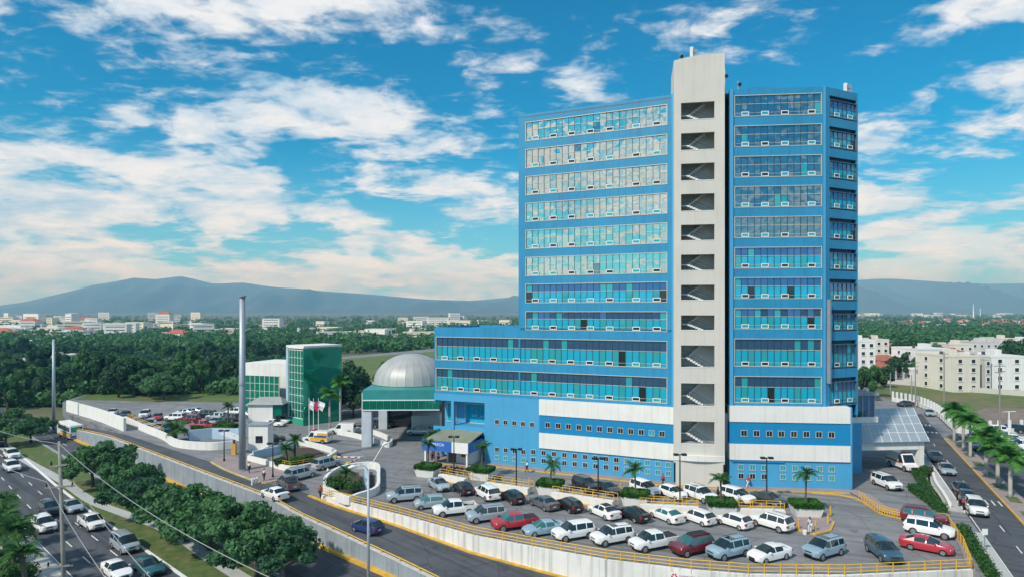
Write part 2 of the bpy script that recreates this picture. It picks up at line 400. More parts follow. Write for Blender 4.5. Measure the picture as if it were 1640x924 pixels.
band('verge', -420, 75, lambda s: AVL(s)-40, lambda s: AVL(s)-3.3, ZA+0.03, GRASS)
PD = [(-60,-12.0),(-40,-11.8),(-22,-11.5),(-6,-11.9),(4,-10.9),(16,-9.6),(30,-10.2),(60,-10.8)]
pp = smoothline([SD(s,d) for s,d in PD]); struct('footpath', ribbon(pp, 1.5, ZA+0.075), PATHM)
def kerb(name, pts, z0, z1, w, mat): return tag(MB().wallstrip(pts, z0, z1, w).build(name, mat), kind='structure')
kerb('kerb', [SD(s, AVR(s)) for s in range(-300,76,5)], ZA-0.1, ZA+0.15, 0.3, WHITE2)
kerb('kerb', [SD(s, MDL(s)) for s in range(-300,76,5)], ZA-0.1, ZA+0.14, 0.25, CONC)
kerb('kerb', [SD(s, AVL(s)) for s in range(-300,76,5)], ZA-0.1, ZA+0.14, 0.22, CONC)
# lane dashes and edge lines
mb = MB()
for k in (1/3, 2/3):
    for s in range(-200, 70, 7):
        p = [SD(a, AVL(a)+(AVR(a)-AVL(a))*k) for a in (s, s+2.6)]
        r = ribbon(p, 0.14, ZA+0.009); mb.add(r.v, r.f)
for s in range(-200, 70, 9):
    p = [SD(a, MDL(a)*0.5) for a in (s, s+3)]
    r = ribbon(p, 0.13, ZA+0.009); mb.add(r.v, r.f)
r = ribbon([SD(s, AVL(s)+0.35) for s in range(-200,70,4)], 0.12, ZA+0.009); mb.add(r.v, r.f)
r = ribbon([SD(s, MDL(s)+0.4) for s in range(-200,70,4)], 0.10, ZA+0.009); mb.add(r.v, r.f)
struct('lane_markings', mb, ROADPAINT)
# yellow band painted on the foot of the retaining wall, and edge lines of the service road
mb = MB().wallstrip([SD(s, -0.42) for s in range(-70,90,4)], ZA, ZA+0.32, 0.5); struct('yellow_wall_footing', mb, YKERB)

# retaining wall between service road and underpass
WL = list(range(-88, 92, 4))
t = thing('retaining_wall', 'long grey concrete retaining wall with yellow foot below the service road', 'wall')
mb = MB().wallstrip([SD(s, 0.0) for s in WL], ZA-0.3, [zs(s)+0.10 for s in WL], 0.34)
mb.build('wall_core', CONC, t)
for s in WL[:-1]:
    MB().wallstrip([SD(s+.02, 0.0), SD(s+3.98, 0.0)], ZA-0.3, [zs(s)+0.12, zs(s+4)+0.12], 0.40).build('wall_panel', CONC, t)
mb = MB().wallstrip([SD(s, 0.0) for s in WL], [zs(s)+0.121 for s in WL], [zs(s)+0.20 for s in WL], 0.46)
mb.build('coping', M('worn_coping',(0.50,0.49,0.45),.85,var=.2,scale=1.5), t)
def railing(name, label, pts, zbase, height, nr, spacing, mat, rad=0.045, cat='railing'):
    """posts and rails along a polyline; zbase number or function of index"""
    t = thing(name, label, cat)
    P = resample(pts, spacing); zz = [zbase(p) if callable(zbase) else zbase for p in P]
    pm = MB().tube([(0,0,0),(0,0,height)], rad*1.1, 6).mesh('post', mat)
    for p, z in zip(P, zz): link('post', pm, t, (p.x, p.y, z))
    for k in range(nr):
        h = height*(k+1)/nr - 0.03
        mb = MB().tube([(p.x,p.y,z+h) for p, z in zip(P, zz)], rad*0.8, 6); mb.build('rail', mat, t)
    return t
def zs_at(p): return zs((Vector(p[:2])-WP).dot(WT))
railing('guard_rail', 'low yellow guard rail on top of the grey retaining wall', [SD(s,0.0) for s in range(-60,84,6)], lambda p: zs_at(p)+0.20, 0.34, 1, 3.0, YEL, 0.07)

# parking lot retaining wall (white) with railing
zl = [ZA-0.5]*len(lot_front)
LF = lot_front
t = thing('parking_wall', 'white stained retaining wall along the front edge of the car park', 'wall')
mb = MB().wallstrip(LF, ZA-0.4, 0.16, 0.24); mb.build('wall_core', CONC, t)
_pp = resample(LF, 3.2)
for a, b in zip(_pp[:-1], _pp[1:]):
    d = (b-a).normalized()*.018; MB().wallstrip([tuple(a+d), tuple(b-d)], ZA-0.4, 0.18, 0.32).build('wall_panel', STAINED, t)
kk = [SD(s, inner(s)-0.35) for s in range(24,78,3)]
kerb('yellow_kerb', kk, [zs(s)-0.1 for s in range(24,78,3)], [zs(s)+0.14 for s in range(24,78,3)], 0.4, YKERB)
rail_pts = LF[0:1] + LF[1:]
railing('railing', 'yellow tube railing on the white wall along the front row of cars', LF[0:], 0.18, 0.95, 3, 1.55, YEL, 0.05)
rr = [(42.4,59.0),(45.6,64.6),(49.2,72.4)]
railing('railing', 'yellow tube railing down the right end of the car park beside the red sedan', rr, 0.12, 0.95, 3, 1.5, YEL, 0.05)
rr2 = smoothline([G(1376,798),G(1401,818),G(1425,827),G(1454,832),(49.2,72.4)])
railing('railing', 'yellow railing curving from the ambulance porch to the maroon wagon', rr2, 0.12, 0.95, 3, 1.5, YEL, 0.045)
kerb('kerb', rr+[(49.2,72.4)], -0.1, 0.12, 0.6, PAVE)
sw = smoothline([G(1360,786),G(1385,795),G(1410,814),G(1445,824),(49.4,72.9)])
struct('sidewalk', ribbon(sw, 2.0, 0.13), PAVE)
kerb('yellow_kerb', smoothline([G(1300,789),G(1345,793),G(1377,801),G(1408,821),G(1445,831)]), -0.1, 0.14, 0.25, YKERB)

# sidewalk in front of the hospital
EL = Vector((27.2,-12.1)).normalized(); AL = Vector((1.16,98.8))
ER = Vector((15.55,-1.6)).normalized(); AR = Vector((29.7,87.5))
fl = [tuple(AL+EL*a) for a in (-14,0,12,23.5)] + [tuple(AR+ER*a) for a in (0,8,15.6)]
off = [(p[0]-0.25, p[1]-0.95) for p in fl]
struct('sidewalk', ribbon(smoothline(off,4), 1.9, 0.12), PAVE)
kerb('yellow_kerb', smoothline([(p[0]-0.6, p[1]-2.0) for p in fl],4), -0.1, 0.13, 0.22, YKERB)
# ------------------------------------------------------------------ hospital
HOSP = thing('hospital', 'tall blue hospital tower with ribbon windows and a white stair shaft', 'hospital')
class Fac:
    """facade frame: x along the wall, y into the building, z up"""
    def __init__(s, A, E): s.A = Vector(A); s.E = Vector(E).normalized(); s.I = Vector((-s.E.y, s.E.x)); s.rz = math.atan2(s.E.y, s.E.x)
    def P(s, a, y=0.0, z=0.0): p = s.A + s.E*a + s.I*y; return (p.x, p.y, z)
    def a(s, px):
        k = (px-820)/FPX; return (k*s.A.y - s.A.x)/(s.E.x - k*s.E.y)
    def z(s, px, py): return CAM_H + (HORY-py)*s.P(s.a(px))[1]/FPX
    def build(s, mb, name, mat, parent): return mb.build(name, mat, parent, s.P(0), s.rz)
FL = Fac(AL, EL); FR = Fac(AR, ER)
C0 = Vector((42.2, 86.2)); C1 = Vector((47.9, 88.9)); FC = Fac(C0, C1-C0)
ROOF = 54.1
lenL = 23.2; lenR = FR.a(1322); lenC = (C1-C0).length
# row tops and heights as seen on the right-hand facade
ROWS = [(53.2,2.75),(49.05,2.75),(44.9,2.75),(40.8,2.75),(36.65,2.75),(32.5,2.75),(28.4,2.75),(24.25,2.7),(20.1,3.65),(15.0,3.5)]
OFFL = -0.45
# dark core behind the facades
core = [FL.P(0.4,0.5), FL.P(lenL-.3,0.5), FL.P(lenL-.3,9.0), FR.P(0.4,9.0), FR.P(0.4,0.5), FR.P(lenR-0.3,0.5), FC.P(lenC-0.4,0.5), (48.0,110), (10,116.5)]
MB().prism([p[:2] for p in core], 9.5, ROOF-0.6).build('core', M('core_plaster',(0.04,0.10,0.18),0.9), HOSP)
# roof slab, parapet, back and side walls
foot = [FL.P(0,0)[:2], FL.P(lenL,0)[:2], FR.P(0.2,0.02)[:2], FR.P(lenR,0)[:2], tuple(C1), (49.0,110.5), (9.4,117.0)]
MB().prism(foot, ROOF-0.55, ROOF-0.4).build('roof', M('roof_felt',(0.3,0.31,0.32),0.9), HOSP)
mb = MB().wallstrip([foot[4], foot[5], foot[6], foot[0]], 9.5, ROOF, 0.3); mb.build('wall', BLUE, HOSP)

NP = [0]; PANE_STUFF = {}
_pm = {}
def pane_mesh(w, h, mat):
    k = (round(w,2), round(h,2), mat.name)
    if k not in _pm:
        g = 0.02
        _pm[k] = MB().box(g, w-g, -0.012, 0.012, g, h-g).mesh('pane', mat)
    return _pm[k]
def mats_for(row, rng, a=0.0):
    if row < 0: return (GL_SMK if rng.random() < .97 else GL_TOP, GL_SMK if rng.random() < .93 else GL_LOW2)
    if row <= 5: return (GL_MIR if rng.random() < .985 else GL_SMK, GL_MIR if rng.random() < .98 else GL_SMK)
    return (GL_TOP if rng.random() < .93 else GL_LOW2), (GL_LOW2 if rng.random() < .25 else GL_LOW if rng.random() < .93 else GL_DARK)
def ribbon_window(F, a0, a1, ztop, h, row, nopen, single, rng, bay=0.97, frame=None):
    """one ribbon window: frame, mullions, transom, panes, white pivot openers"""
    n = max(2, round((a1-a0)/bay)); w = (a1-a0)/n; zb = ztop-h; zt = zb + h*0.60
    fr = MB(); y0, y1 = 0.03, 0.20
    g = 0.085
    fr.box(a0-g, a1+g, y0-0.08, y1, ztop, ztop+g).box(a0-g, a1+g, y0-0.08, y1, zb-g, zb)
    fr.box(a0-g, a0, y0-0.08, y1, zb, ztop).box(a1, a1+g, y0-0.08, y1, zb, ztop)
    fr.box(a0, a1, 0.09, y1, zt-0.03, zt+0.03)
    fr.box(a0, a1, 0.10, y1, zb+0.42, zb+0.46)
    W = F.build(fr, 'window', frame or FRAME, HOSP)
    mu = MB()
    for i in range(1, n): mu.box(a0+i*w-0.028, a0+i*w+0.028, 0.09, y1, zb, ztop)
    o = mu.build('mullions', MULL, W)
    for i in range(n):
        mt, ml = mats_for(row, rng)
        if single:
            for me, z in ((pane_mesh(w, h*0.40, mt), zt), (pane_mesh(w, h*0.60, ml), zb)):
                o = link('pane', me, W, (a0+i*w, 0.17, z)); o.rotation_euler = (R(rng.uniform(-.7,.7)), 0, R(rng.uniform(-1,1))); NP[0] += 1
        else:
            for (hh, z, m) in ((h*0.40, zt, mt), (h*0.60, zb, ml)):
                k = m.name; mbx = PANE_STUFF.setdefault(k, (MB(), m))[0]
                p = MB().box(a0+i*w+.02, a0+(i+1)*w-.02, 0.155, 0.18, z+.02, z+hh-.02)
                t1, t2 = math.tan(R(rng.uniform(-1.1,1.1))), math.tan(R(rng.uniform(-.8,.8))); mbx.add([F.P(v[0], v[1]+(v[0]-a0-i*w)*t1+(v[2]-z)*t2, v[2]) for v in p.v], p.f)
    for j in range(nopen):
        i = min(n-1, int((j+0.45)*n/nopen)); x = a0+i*w+w*0.0
        op = MB(); ww = w*1.15
        op.box(x, x+ww, -0.02, 0.06, zb+.05, zb+.15).box(x, x+ww, -0.02, 0.06, zb+.50, zb+.60).box(x, x+.1, -0.02, 0.06, zb+.15, zb+.50).box(x+ww-.1, x+ww, -0.02, 0.06, zb+.15, zb+.50)
        s = op.build('opener', WHITE2, W)
        MB().box(x+.1, x+ww-.1, 0.0, 0.03, zb+.15, zb+.50).build('opener_pane', GL_DARK if rng.random() < .5 else GL_LOW2, W)
    return W
def bands(F, a0, a1, ws, we, rows, ztop, zbot, name, off=0.0):
    """spandrel bands between the rows plus the solid margins left and right"""
    mb = MB(); last = ztop
    for (zt, h) in rows:
        zt += off; mb.box(a0, a1, 0.0, 0.42, zt+0.09, last); last = zt-h-0.09
    mb.box(a0, a1, 0.0, 0.42, zbot, last)
    for (zt, h) in rows:
        zt += off
        for (x0, x1) in ((a0, ws-0.09), (we+0.09, a1)):
            if x1-x0 > 0.02: mb.box(x0, x1, 0.0, 0.42, zt-h-0.09, zt+0.09)
    return F.build(mb, name, BLUE, HOSP)
rg = random.Random(3)
FRAMED = M('shaded_frame',(0.10,0.16,0.20),.5,.2)  # darker copy of the frame colour, with the chamfer's shade put into it
# left facade: upper eight rows belong to the tower, the lower two run on into the wing
bands(FL, 0.0, lenL, 1.1, lenL-0.75, ROWS[:8], ROOF, 21.3, 'wall', OFFL)
AW = FL.a(696)
bands(FL, AW, lenL, AW+0.35, lenL-0.75, ROWS[8:], 21.3, 10.55, 'wall', OFFL)
for r, (zt, h) in enumerate(ROWS):
    a0 = 1.1 if r < 8 else AW+0.35
    ribbon_window(FL, a0, lenL-0.75, zt+OFFL, h, r, 7 if r < 8 else 12, r >= 6, rg)
# wing: roof, end wall
wf = [FL.P(AW,0.3)[:2], FL.P(0.2,0.3)[:2], FL.P(0.2,16)[:2], FL.P(AW,16)[:2]]
MB().prism(wf, 9.6, 21.0).build('wing', BLUE, HOSP)
wp = [FL.P(AW,0.2)[:2], FL.P(AW,16)[:2], FL.P(0,16)[:2]]
MB().wallstrip(wp, 9.0, 21.3, 0.3).build('wing_parapet', BLUE, HOSP)
# right facade
bands(FR, 0.15, lenR, 0.75, lenR-0.55, ROWS, ROOF, 11.0, 'wall')
for r, (zt, h) in enumerate(ROWS): ribbon_window(FR, 0.75, lenR-0.55, zt, h, -1 if r < 5 else r+1, 4, r >= 4, rg, 0.85)
# chamfered corner
bands(FC, 0.0, lenC, 0.9, lenC-0.12, ROWS, ROOF, 11.0, 'wall', -0.25)
for r, (zt, h) in enumerate(ROWS): ribbon_window(FC, 0.9, lenC-0.12, zt-0.25-0.5, h-0.6, 6, 2, False, rg, 0.9, FRAMED)
for k, (mbx, m) in PANE_STUFF.items(): tag(mbx.build('pane', m, HOSP), kind='stuff')
# vertical blue pilaster strips beside the shaft
FL.build(MB().box(lenL-0.02, lenL+0.5, -0.25, 0.5, 10.5, ROOF), 'pilaster', LBLUE, HOSP)
FR.build(MB().box(0.02, 0.5, -0.22, 0.5, 11.0, ROOF+0.02), 'pilaster', LBLUE, HOSP)
FR.build(MB().box(lenR-0.28, lenR+0.02, -0.06, 0.4, 11.05, ROOF+0.01), 'corner_pilaster', LBLUE, HOSP)
# drainage pipe on the chamfer, lower part
FC.build(MB().box(0.25, 0.55, -0.5, -0.02, 14.2, 25.5), 'duct', GALV, HOSP)
# plant room behind the parapet, antennas
MB().prism([FR.P(3.5,4)[:2], FR.P(7,4)[:2], FR.P(7,9)[:2], FR.P(3.5,9)[:2]], ROOF-0.5, ROOF+1.6).build('plant_room', BLUE, HOSP)

# ---- podium
def podium(F, a0, a1, zz, proud, base_mat=LBLUE):
    z4, z3, z2, z1 = zz
    F.build(MB().box(a0, a1, -proud, 1.0, z3, z4), 'podium_band', WHITE, HOSP)
    F.build(MB().box(a0, a1, -proud+0.12, 1.0, z2, z3), 'podium_band', DBLUE, HOSP)
    F.build(MB().box(a0, a1, -proud, 1.0, z1, z2), 'podium_band', WHITE, HOSP)
    F.build(MB().box(a0+.02, a1-.02, -proud+0.22, 1.0, 0.0, z1), 'podium_wall', base_mat, HOSP)
_sw = {}
def small_window(F, a, z, w, y, parent, dark=True, h=None):
    h = h or w
    k = (round(w,2), round(h,2))
    if k not in _sw:
        fr = MB(); t = 0.06
        fr.box(-w/2-t, w/2+t, -0.06, 0.05, h/2, h/2+t).box(-w/2-t, w/2+t, -0.09, 0.05, -h/2-t, -h/2).box(-w/2-t, -w/2, -0.06, 0.05, -h/2, h/2).box(w/2, w/2+t, -0.06, 0.05, -h/2, h/2)
        fr.box(-0.02, 0.02, -0.03, 0.05, -h/2, h/2)
        _sw[k] = (fr.mesh('window', M('small_window_frame',(0.50,0.50,0.46),.6)), [MB().box(-w/2, w/2, -0.015, 0.03, -h/2, h/2).mesh('pane', m) for m in (GL_DARK, GL_LOW2)])
    fm, pms = _sw[k]
    W = link('window', fm, parent, F.P(a, y, z), F.rz)
    link('pane', pms[0 if dark else 1], W, (0,0,0))
ZP = (11.05, 8.9, 5.9, 3.75); ZPL = (10.55, 8.2, 5.5, 3.2)
aR1 = FR.a(1360)
podium(FR, 0.0, aR1, ZP, 0.45)
aPL = FL.a(865); podium(FL, aPL, lenL+0.3, ZPL, 0.45)
FR.build(MB().box(aR1-0.02, aR1+0.28, -0.3, 12.0, 0.0, 11.04), 'podium_side', LBLUE, HOSP)
FR.build(MB().box(0.3, aR1, 0.4, 12.0, 10.6, 11.0), 'podium_roof', CONC, HOSP)
for px in (1190.5,1210.5,1231,1250,1270,1290,1310,1330): small_window(FR, FR.a(px), 7.35, 0.72, -0.33, HOSP, True)
for px in (1186,1204.5,1223,1253,1272.5,1293,1312,1331):
    for z in (2.75, 1.55): small_window(FR, FR.a(px), z-0.05, 0.66, -0.23, HOSP, px < 1225 and z < 2)
FR.build(MB().box(0.3, FR.a(1166)+7.3, -0.42, -0.0, 3.45, 3.70), 'ledge', DBLUE, HOSP)
for i in range(12): small_window(FL, FL.a(878.5 + i*16.6), 6.75, 0.70, -0.33, HOSP, i not in (10,))
for i in range(14):
    px = 855 + i*16.6
    if px > 1075: break
    for z in (2.45, 1.25): small_window(FL, FL.a(px), z, 0.64, -0.23, HOSP, i < 9)
# light blue end block left of the white podium
a5 = FL.a(777)
FL.build(MB().box(a5, aPL, -0.2, 1.0, 0.0, 10.54), 'podium_wall', LBLUE, HOSP)
for px in (797,810.5,824.5,838.5,853): small_window(FL, FL.a(px), 6.6, 0.62, -0.2, HOSP)
for i, px in enumerate((797,811,825,839)):
    for z in (2.2, 0.95): small_window(FL, FL.a(px), z+0.1, 0.62, -0.2, HOSP, z > 1)
# open corner with balcony, recessed windows, columns
aw = AW
FL.build(MB().box(aw+0.2, a5, 3.0, 4.0, 0, 10.54), 'recessed_wall', LBLUE, HOSP)
FL.build(MB().box(aw, a5, -0.2, 3.0, 9.4, 10.53), 'soffit', LBLUE, HOSP)
FL.build(MB().box(aw, aw+3.3, -0.35, 0.0, 4.0, 5.2), 'balcony', LBLUE, HOSP)
FL.build(MB().box(aw+3.6, a5-0.03, -0.1, 3.0, 4.3, 5.5), 'balcony', LBLUE, HOSP)
FL.build(MB().box(aw+0.2, aw+3.3, 0.0, 3.0, 3.9, 4.3), 'balcony_floor', LBLUE, HOSP)
FL.build(MB().box(aw+3.25, aw+3.75, -0.3, 0.4, 0.0, 9.4), 'column', LBLUE, HOSP)
FL.build(MB().box(aw+0.9, aw+1.3, 0.6, 1.0, 0.0, 3.9), 'column', LBLUE, HOSP)
for j, (b0, b1) in enumerate(((aw+0.8, aw+2.4), (aw+4.2, a5-0.3))):
    n = 2 if j == 0 else 6; w = (b1-b0)/n
    W = FL.build(MB().box(b0-.1, b1+.1, 2.85, 2.98, 8.6, 8.75).box(b0-.1, b1+.1, 2.85, 2.98, 5.45, 5.6).box(b0-.1, b0, 2.85, 2.98, 5.6, 8.6).box(b1, b1+.1, 2.85, 2.98, 5.6, 8.6), 'window', FRAME, HOSP)
    for i in range(n): link('pane', pane_mesh(w, 3.0, GL_LOW if i != n-1 else GL_DARK), W, (b0+i*w, 2.93, 5.6))
FL.build(MB().box(aw+1.2, a5-0.4, 2.94, 2.99, 0.1, 3.4), 'shop_front', GL_DARK, HOSP)

# ---- stair shaft
FS = Fac((22.2, 87.75), Vector((28.75-22.2, -1.25))); lenS = Vector((6.55,1.25)).length
ZTOP = 58.2
ops_y = [(163,190),(212,239),(261,288),(310,337),(359.5,384.5),(407.5,432.5),(456,480),(504.6,528),(553,588),(614,650),(675,711)]
kS = 86.9/FPX
OPS = [(CAM_H+(HORY-b)*kS, CAM_H+(HORY-t_)*kS) for t_, b in ops_y]
xo0, xo1 = 0.95, 5.35
SHAFTM = M('shaft_render', (0.60,0.575,0.53), 0.8, var=0.05, scale=0.25, streak=0.22, grime=(0.36,0.34,0.31))
SH = MB()
SH.box(0, xo0, 0, 0.35, 3.2, ZTOP).box(xo1, lenS, 0, 0.35, 3.2, ZTOP)
last = ZTOP
for (zb, zt) in OPS:
    SH.box(xo0, xo1, 0, 0.35, zt, last); last = zb
SH.box(xo0, xo1, 0, 0.35, 3.2, last)
sh = FS.build(SH, 'stair_shaft', SHAFTM, HOSP)
MB().box(0, 0.35, 0.36, 6.8, 3.2, ZTOP).box(lenS-.35, lenS, 0.36, 6.8, 3.2, ZTOP).box(0.35, lenS-.35, 6.4, 6.8, 3.2, ZTOP).box(0.35, lenS-.35, 0.36, 6.4, ZTOP-0.5, ZTOP-0.3).build('shaft_wall', SHAFTM, sh)
MB().box(0.36, lenS-.36, 2.75, 2.95, 3.2, ZTOP-0.6).build('back_wall', M('stair_backwall',(0.62,0.60,0.56),0.9,var=0.1), sh)
# curved white foot of the shaft and cap
arc = [(lenS*i/10, -0.35*math.sin(math.pi*i/10)) for i in range(11)]
mb = MB().prism([(p[0]-0.0, p[1]-0.05) for p in arc]+[(lenS,0.4),(0,0.4)], 3.55, 4.3); mb.build('shaft_band', WHITE, sh)
MB().box(0.25, lenS-0.2, -0.02, 0.6, 0.0, 3.55).build('shaft_foot', SHAFTM, sh)
mb = MB(); cap = [(lenS*i/10, ZTOP+0.55*math.sin(math.pi*min(1,i/7)*0.5)) for i in range(11)]
vs = [(x,0.0,ZTOP-0.001) for x,_ in cap]+[(x,0.0,z) for x,z in cap]; m_ = len(cap)
vs += [(x,0.4,z) for x,_,z in vs]
fs = []
for i in range(m_-1):
    fs += [(i,i+1,m_+i+1,m_+i),(2*m_+i,3*m_+i,3*m_+i+1,2*m_+i+1),(m_+i,m_+i+1,3*m_+i+1,3*m_+i)]
mb.add(vs, fs+[(0,m_,3*m_,2*m_),(m_-1,3*m_-1,4*m_-1,2*m_-1)]).build('shaft_cap', SHAFTM, sh)
STAIRM = M('stair_white',(0.74,0.73,0.71),0.7)
for i, (zb, zt) in enumerate(OPS):
    h = zt-zb
    # flights: upper one rising to the right, landing on the left, lower one falling to the right
    fl_ = MB(); zm = zb + h*0.42
    up = MB(); nst = 9
    z_hi = zt+0.5; 
    fl_.box(0.4, 1.9, 1.2, 2.6, zm-0.18, zm)
    for k in range(nst):
        x0 = 1.9+k*0.27; z0 = zm + k*(z_hi-zm)/nst
        up.box(x0, x0+0.29, 1.85, 2.6, z0-0.16, z0+0.16)
    lo = MB()
    for k in range(nst):
        x0 = 1.9+k*0.34; z0 = zm - (k+1)*(h*0.62)/nst
        lo.box(x0, x0+0.36, 1.1, 1.8, z0-0.14, z0+0.1)
    fl_.build('landing', STAIRM, sh); up.build('stair_flight', STAIRM, sh); lo.build('stair_flight', STAIRM, sh)
    hr = MB().bar((0.4,1.1,zm+0.9),(1.9,1.1,zm+0.9),0.05).bar((1.9,1.1,zm+0.9),(1.9+nst*.34,1.1,zm+0.9-h*0.62),0.05).bar((0.4,1.1,zm+0.5),(1.9,1.1,zm+0.5),0.04).bar((1.9,1.1,zm+0.5),(1.9+nst*.34,1.1,zm+0.5-h*0.62),0.04)
    hr.build('handrail', MULL, sh)
    MB().box(0.35, lenS-.35, 0.36, 3.3, zb-0.25, zb-0.02).build('floor_slab', CONC, sh)
    MB().box(xo0-.02, xo1+.02, -0.03, 0.0, zb-0.10, zb-0.02).build('sill', WHITE, sh)
# rooftop aerials
def aerial(label, p, h, kind):
    t = thing('roof_antenna', label, 'antenna', p)
    MB().tube([(0,0,0),(0,0,h)], 0.06, 6).build('mast', GALV, t)
    if kind:
        MB().box(-0.5,-0.15,-0.2,0.1,h*0.35,h).build('panel', WHITE2, t)
        MB().tube([(0.25,-0.2,h*.75),(0.25,0.1,h*.75)],0.3,12).build('dish', GALV, t); MB().tube([(0.35,-0.2,h*.4),(0.35,0.1,h*.4)],0.28,12).build('dish', GALV, t)
    else:
        MB().tube([(0.2,-0.15,h*.8),(0.2,0.1,h*.8)],0.26,12).build('dish', BLACK, t)
aerial('grey panel antenna with dishes on top of the stair shaft', FS.P(2.7,1.0,ZTOP-0.3), 2.3, 1)
aerial('thin whip antenna on the left edge of the stair shaft', FS.P(0.9,1.0,ZTOP-0.3), 1.4, 0)
aerial('black dish mast behind the right edge of the stair shaft', FS.P(lenS+0.9,6.5,ROOF-0.4), 5.2, 0)
aerial('dark dish mast on the blue roof beside the stair shaft', FR.P(1.9,3,ROOF-0.4), 2.6, 0)
aerial('white panel antenna on the corner of the blue roof', FC.P(lenC-0.6,1.0,ROOF-0.4), 2.0, 1)

# ---- pharmacy kiosk under the end block
ka, kb = FL.a(706), FL.a(770)
K = thing('kiosk', 'small kiosk with green sheet roof and blue and white sign by the hospital corner', 'kiosk')
y0 = -5.2
FL.build(MB().box(ka+2.6, kb-0.4, -2.6, 2.2, 0.1, 3.0), 'wall', WHITE, K)
FL.build(MB().box(ka+2.9, ka+4.3, -2.63, -2.58, 0.2, 2.6), 'door', GL_DARK, K)
FL.build(MB().box(ka+5.2, ka+6.2, -2.64, -2.58, 1.2, 2.2), 'window', GL_DARK, K)
FL.build(MB().box(ka-0.5, kb+1, y0-0.4, 2.2, 0.0, 0.14), 'plinth', PAVE, K)
mb = MB().add([(ka-0.2,y0,3.9),(kb+0.5,y0,3.9),(kb+0.5,2.0,5.2),(ka+1.2,2.0,5.2),(ka-0.2,y0,3.75),(kb+0.5,y0,3.75),(kb+0.5,2.0,5.05),(ka+1.2,2.0,5.05)],
      [(0,1,2,3),(7,6,5,4),(0,4,5,1),(1,5,6,2),(2,6,7,3),(3,7,4,0)]); FL.build(mb, 'roof', ROOFM, K)
SGN = M('blue_sign',(0.03,0.13,0.45),0.5); 
sg = FL.build(MB().box(ka-0.25, ka+5.0, y0-0.12, y0-0.02, 2.35, 3.95), 'sign', SGN, K)
FL.build(MB().box(ka+5.0, kb+0.5, y0-0.12, y0-0.02, 2.35, 3.95), 'sign_panel', WHITE2, K)
FL.build(MB().box(kb+0.42, kb+0.52, y0, -0.2, 2.4, 3.9), 'sign', SGN, K)
for x in (ka+0.2, kb+0.2): FL.build(MB().box(x-.13, x+.13, y0+0.05, y0+0.31, 0.1, 3.75), 'post', WHITE2, K)
def text(s, size, loc, rz, mat, parent, name='lettering', align='CENTER', extr=0.004):
    c = bpy.data.curves.new(name, 'FONT'); c.body = s; c.size = size; c.align_x = align; c.extrude = extr
    o = bpy.data.objects.new(name, c); COL.objects.link(o); o.location = loc; o.rotation_euler = (R(90),0,rz)
    dg = bpy.context.evaluated_depsgraph_get(); me = bpy.data.meshes.new_from_object(o.evaluated_get(dg)); bpy.data.objects.remove(o)
    me.materials.clear(); me.materials.append(mat)
    o = bpy.data.objects.new(name, me); COL.objects.link(o); o.location = loc; o.rotation_euler = (R(90),0,rz); o.parent = parent
    return o
text('FARMACIA', 0.62, FL.P(ka+2.2, y0-0.13, 3.2), FL.rz, WHITE2, K)
railing('railing', 'yellow kerbside railing in front of the pharmacy kiosk', [FL.P(ka-0.5,y0-0.6)[:2], FL.P(kb+6,y0+1.0)[:2]], 0.0, 0.5, 1, 2.5, YEL, 0.05)

# pharmacy sign on the front wall
a = Vector((15.0,59.25)); b_ = Vector((21.4,57.9)); F2 = Fac(G(1072,913,0.0), b_-a)
T = thing('wall_sign', 'white pharmacy sign with red emblem on the car park wall', 'sign')
Fp = Fac((F2.P(0,-0.30)[0], F2.P(0,-0.30)[1]), b_-a)
Fp.build(MB().box(0, 2.5, -0.05, 0.02, -1.25, 0.0), 'board', WHITE2, T)
RED = M('sign_red',(0.55,0.03,0.04),0.5); INK = M('sign_ink',(0.03,0.05,0.07),0.5)
for k in range(6):
    an = k*math.pi/3
    Fp.build(MB().tube([(0.42+0.2*math.cos(an),-0.07,-0.36+0.2*math.sin(an)),(0.42+0.2*math.cos(an),-0.052,-0.36+0.2*math.sin(an))],0.085,10), 'emblem', RED, T)
text('FARMACIA', 0.30, Fp.P(1.6,-0.06,-0.42), Fp.rz, RED, T); text('MIROLA', 0.36, Fp.P(1.55,-0.06,-0.84), Fp.rz, INK, T)

# ---- ambulance porch at the right
PORCH = thing('entrance_porch', 'white porch with translucent panel roof over the ambulance drive', 'porch')
a = Vector(G(1372,760)); b_ = Vector((61.4, 96.0)); FPp = Fac((50.2, 95.0), (61.9-50.2, 1.1)); lp = 11.75
FPp.build(MB().box(-0.3, lp, 0.0, 0.9, 3.2, 4.5), 'beam', WHITE, PORCH)
FPp.build(MB().box(lp-0.95, lp, 0.02, 0.92, 0.0, 3.2), 'pillar', WHITE, PORCH); FPp.build(MB().box(0.0, 0.8, 0.02, 0.92, 0.0, 3.2), 'pillar', WHITE, PORCH)
FPp.build(MB().box(lp+4.0, lp+4.95, 9.4, 10.3, 0.0, 7.0), 'pillar', WHITE, PORCH); FPp.build(MB().box(5.0, 5.8, 9.4, 10.3, 0.0, 7.0), 'pillar', WHITE, PORCH); FPp.build(MB().box(4.7, lp+4.95, 9.42, 10.28, 6.2, 7.0), 'beam', WHITE, PORCH)
PANEL = M('porch_sheet', (0.40,0.46,0.49), 0.3, 0.35, var=0.1, scale=0.8); 
nx, ny = 9, 4; zq = lambda j: 4.5+3.3*(j/ny)
SHR = 0.52                       # the porch runs back along the side street, not square to its front
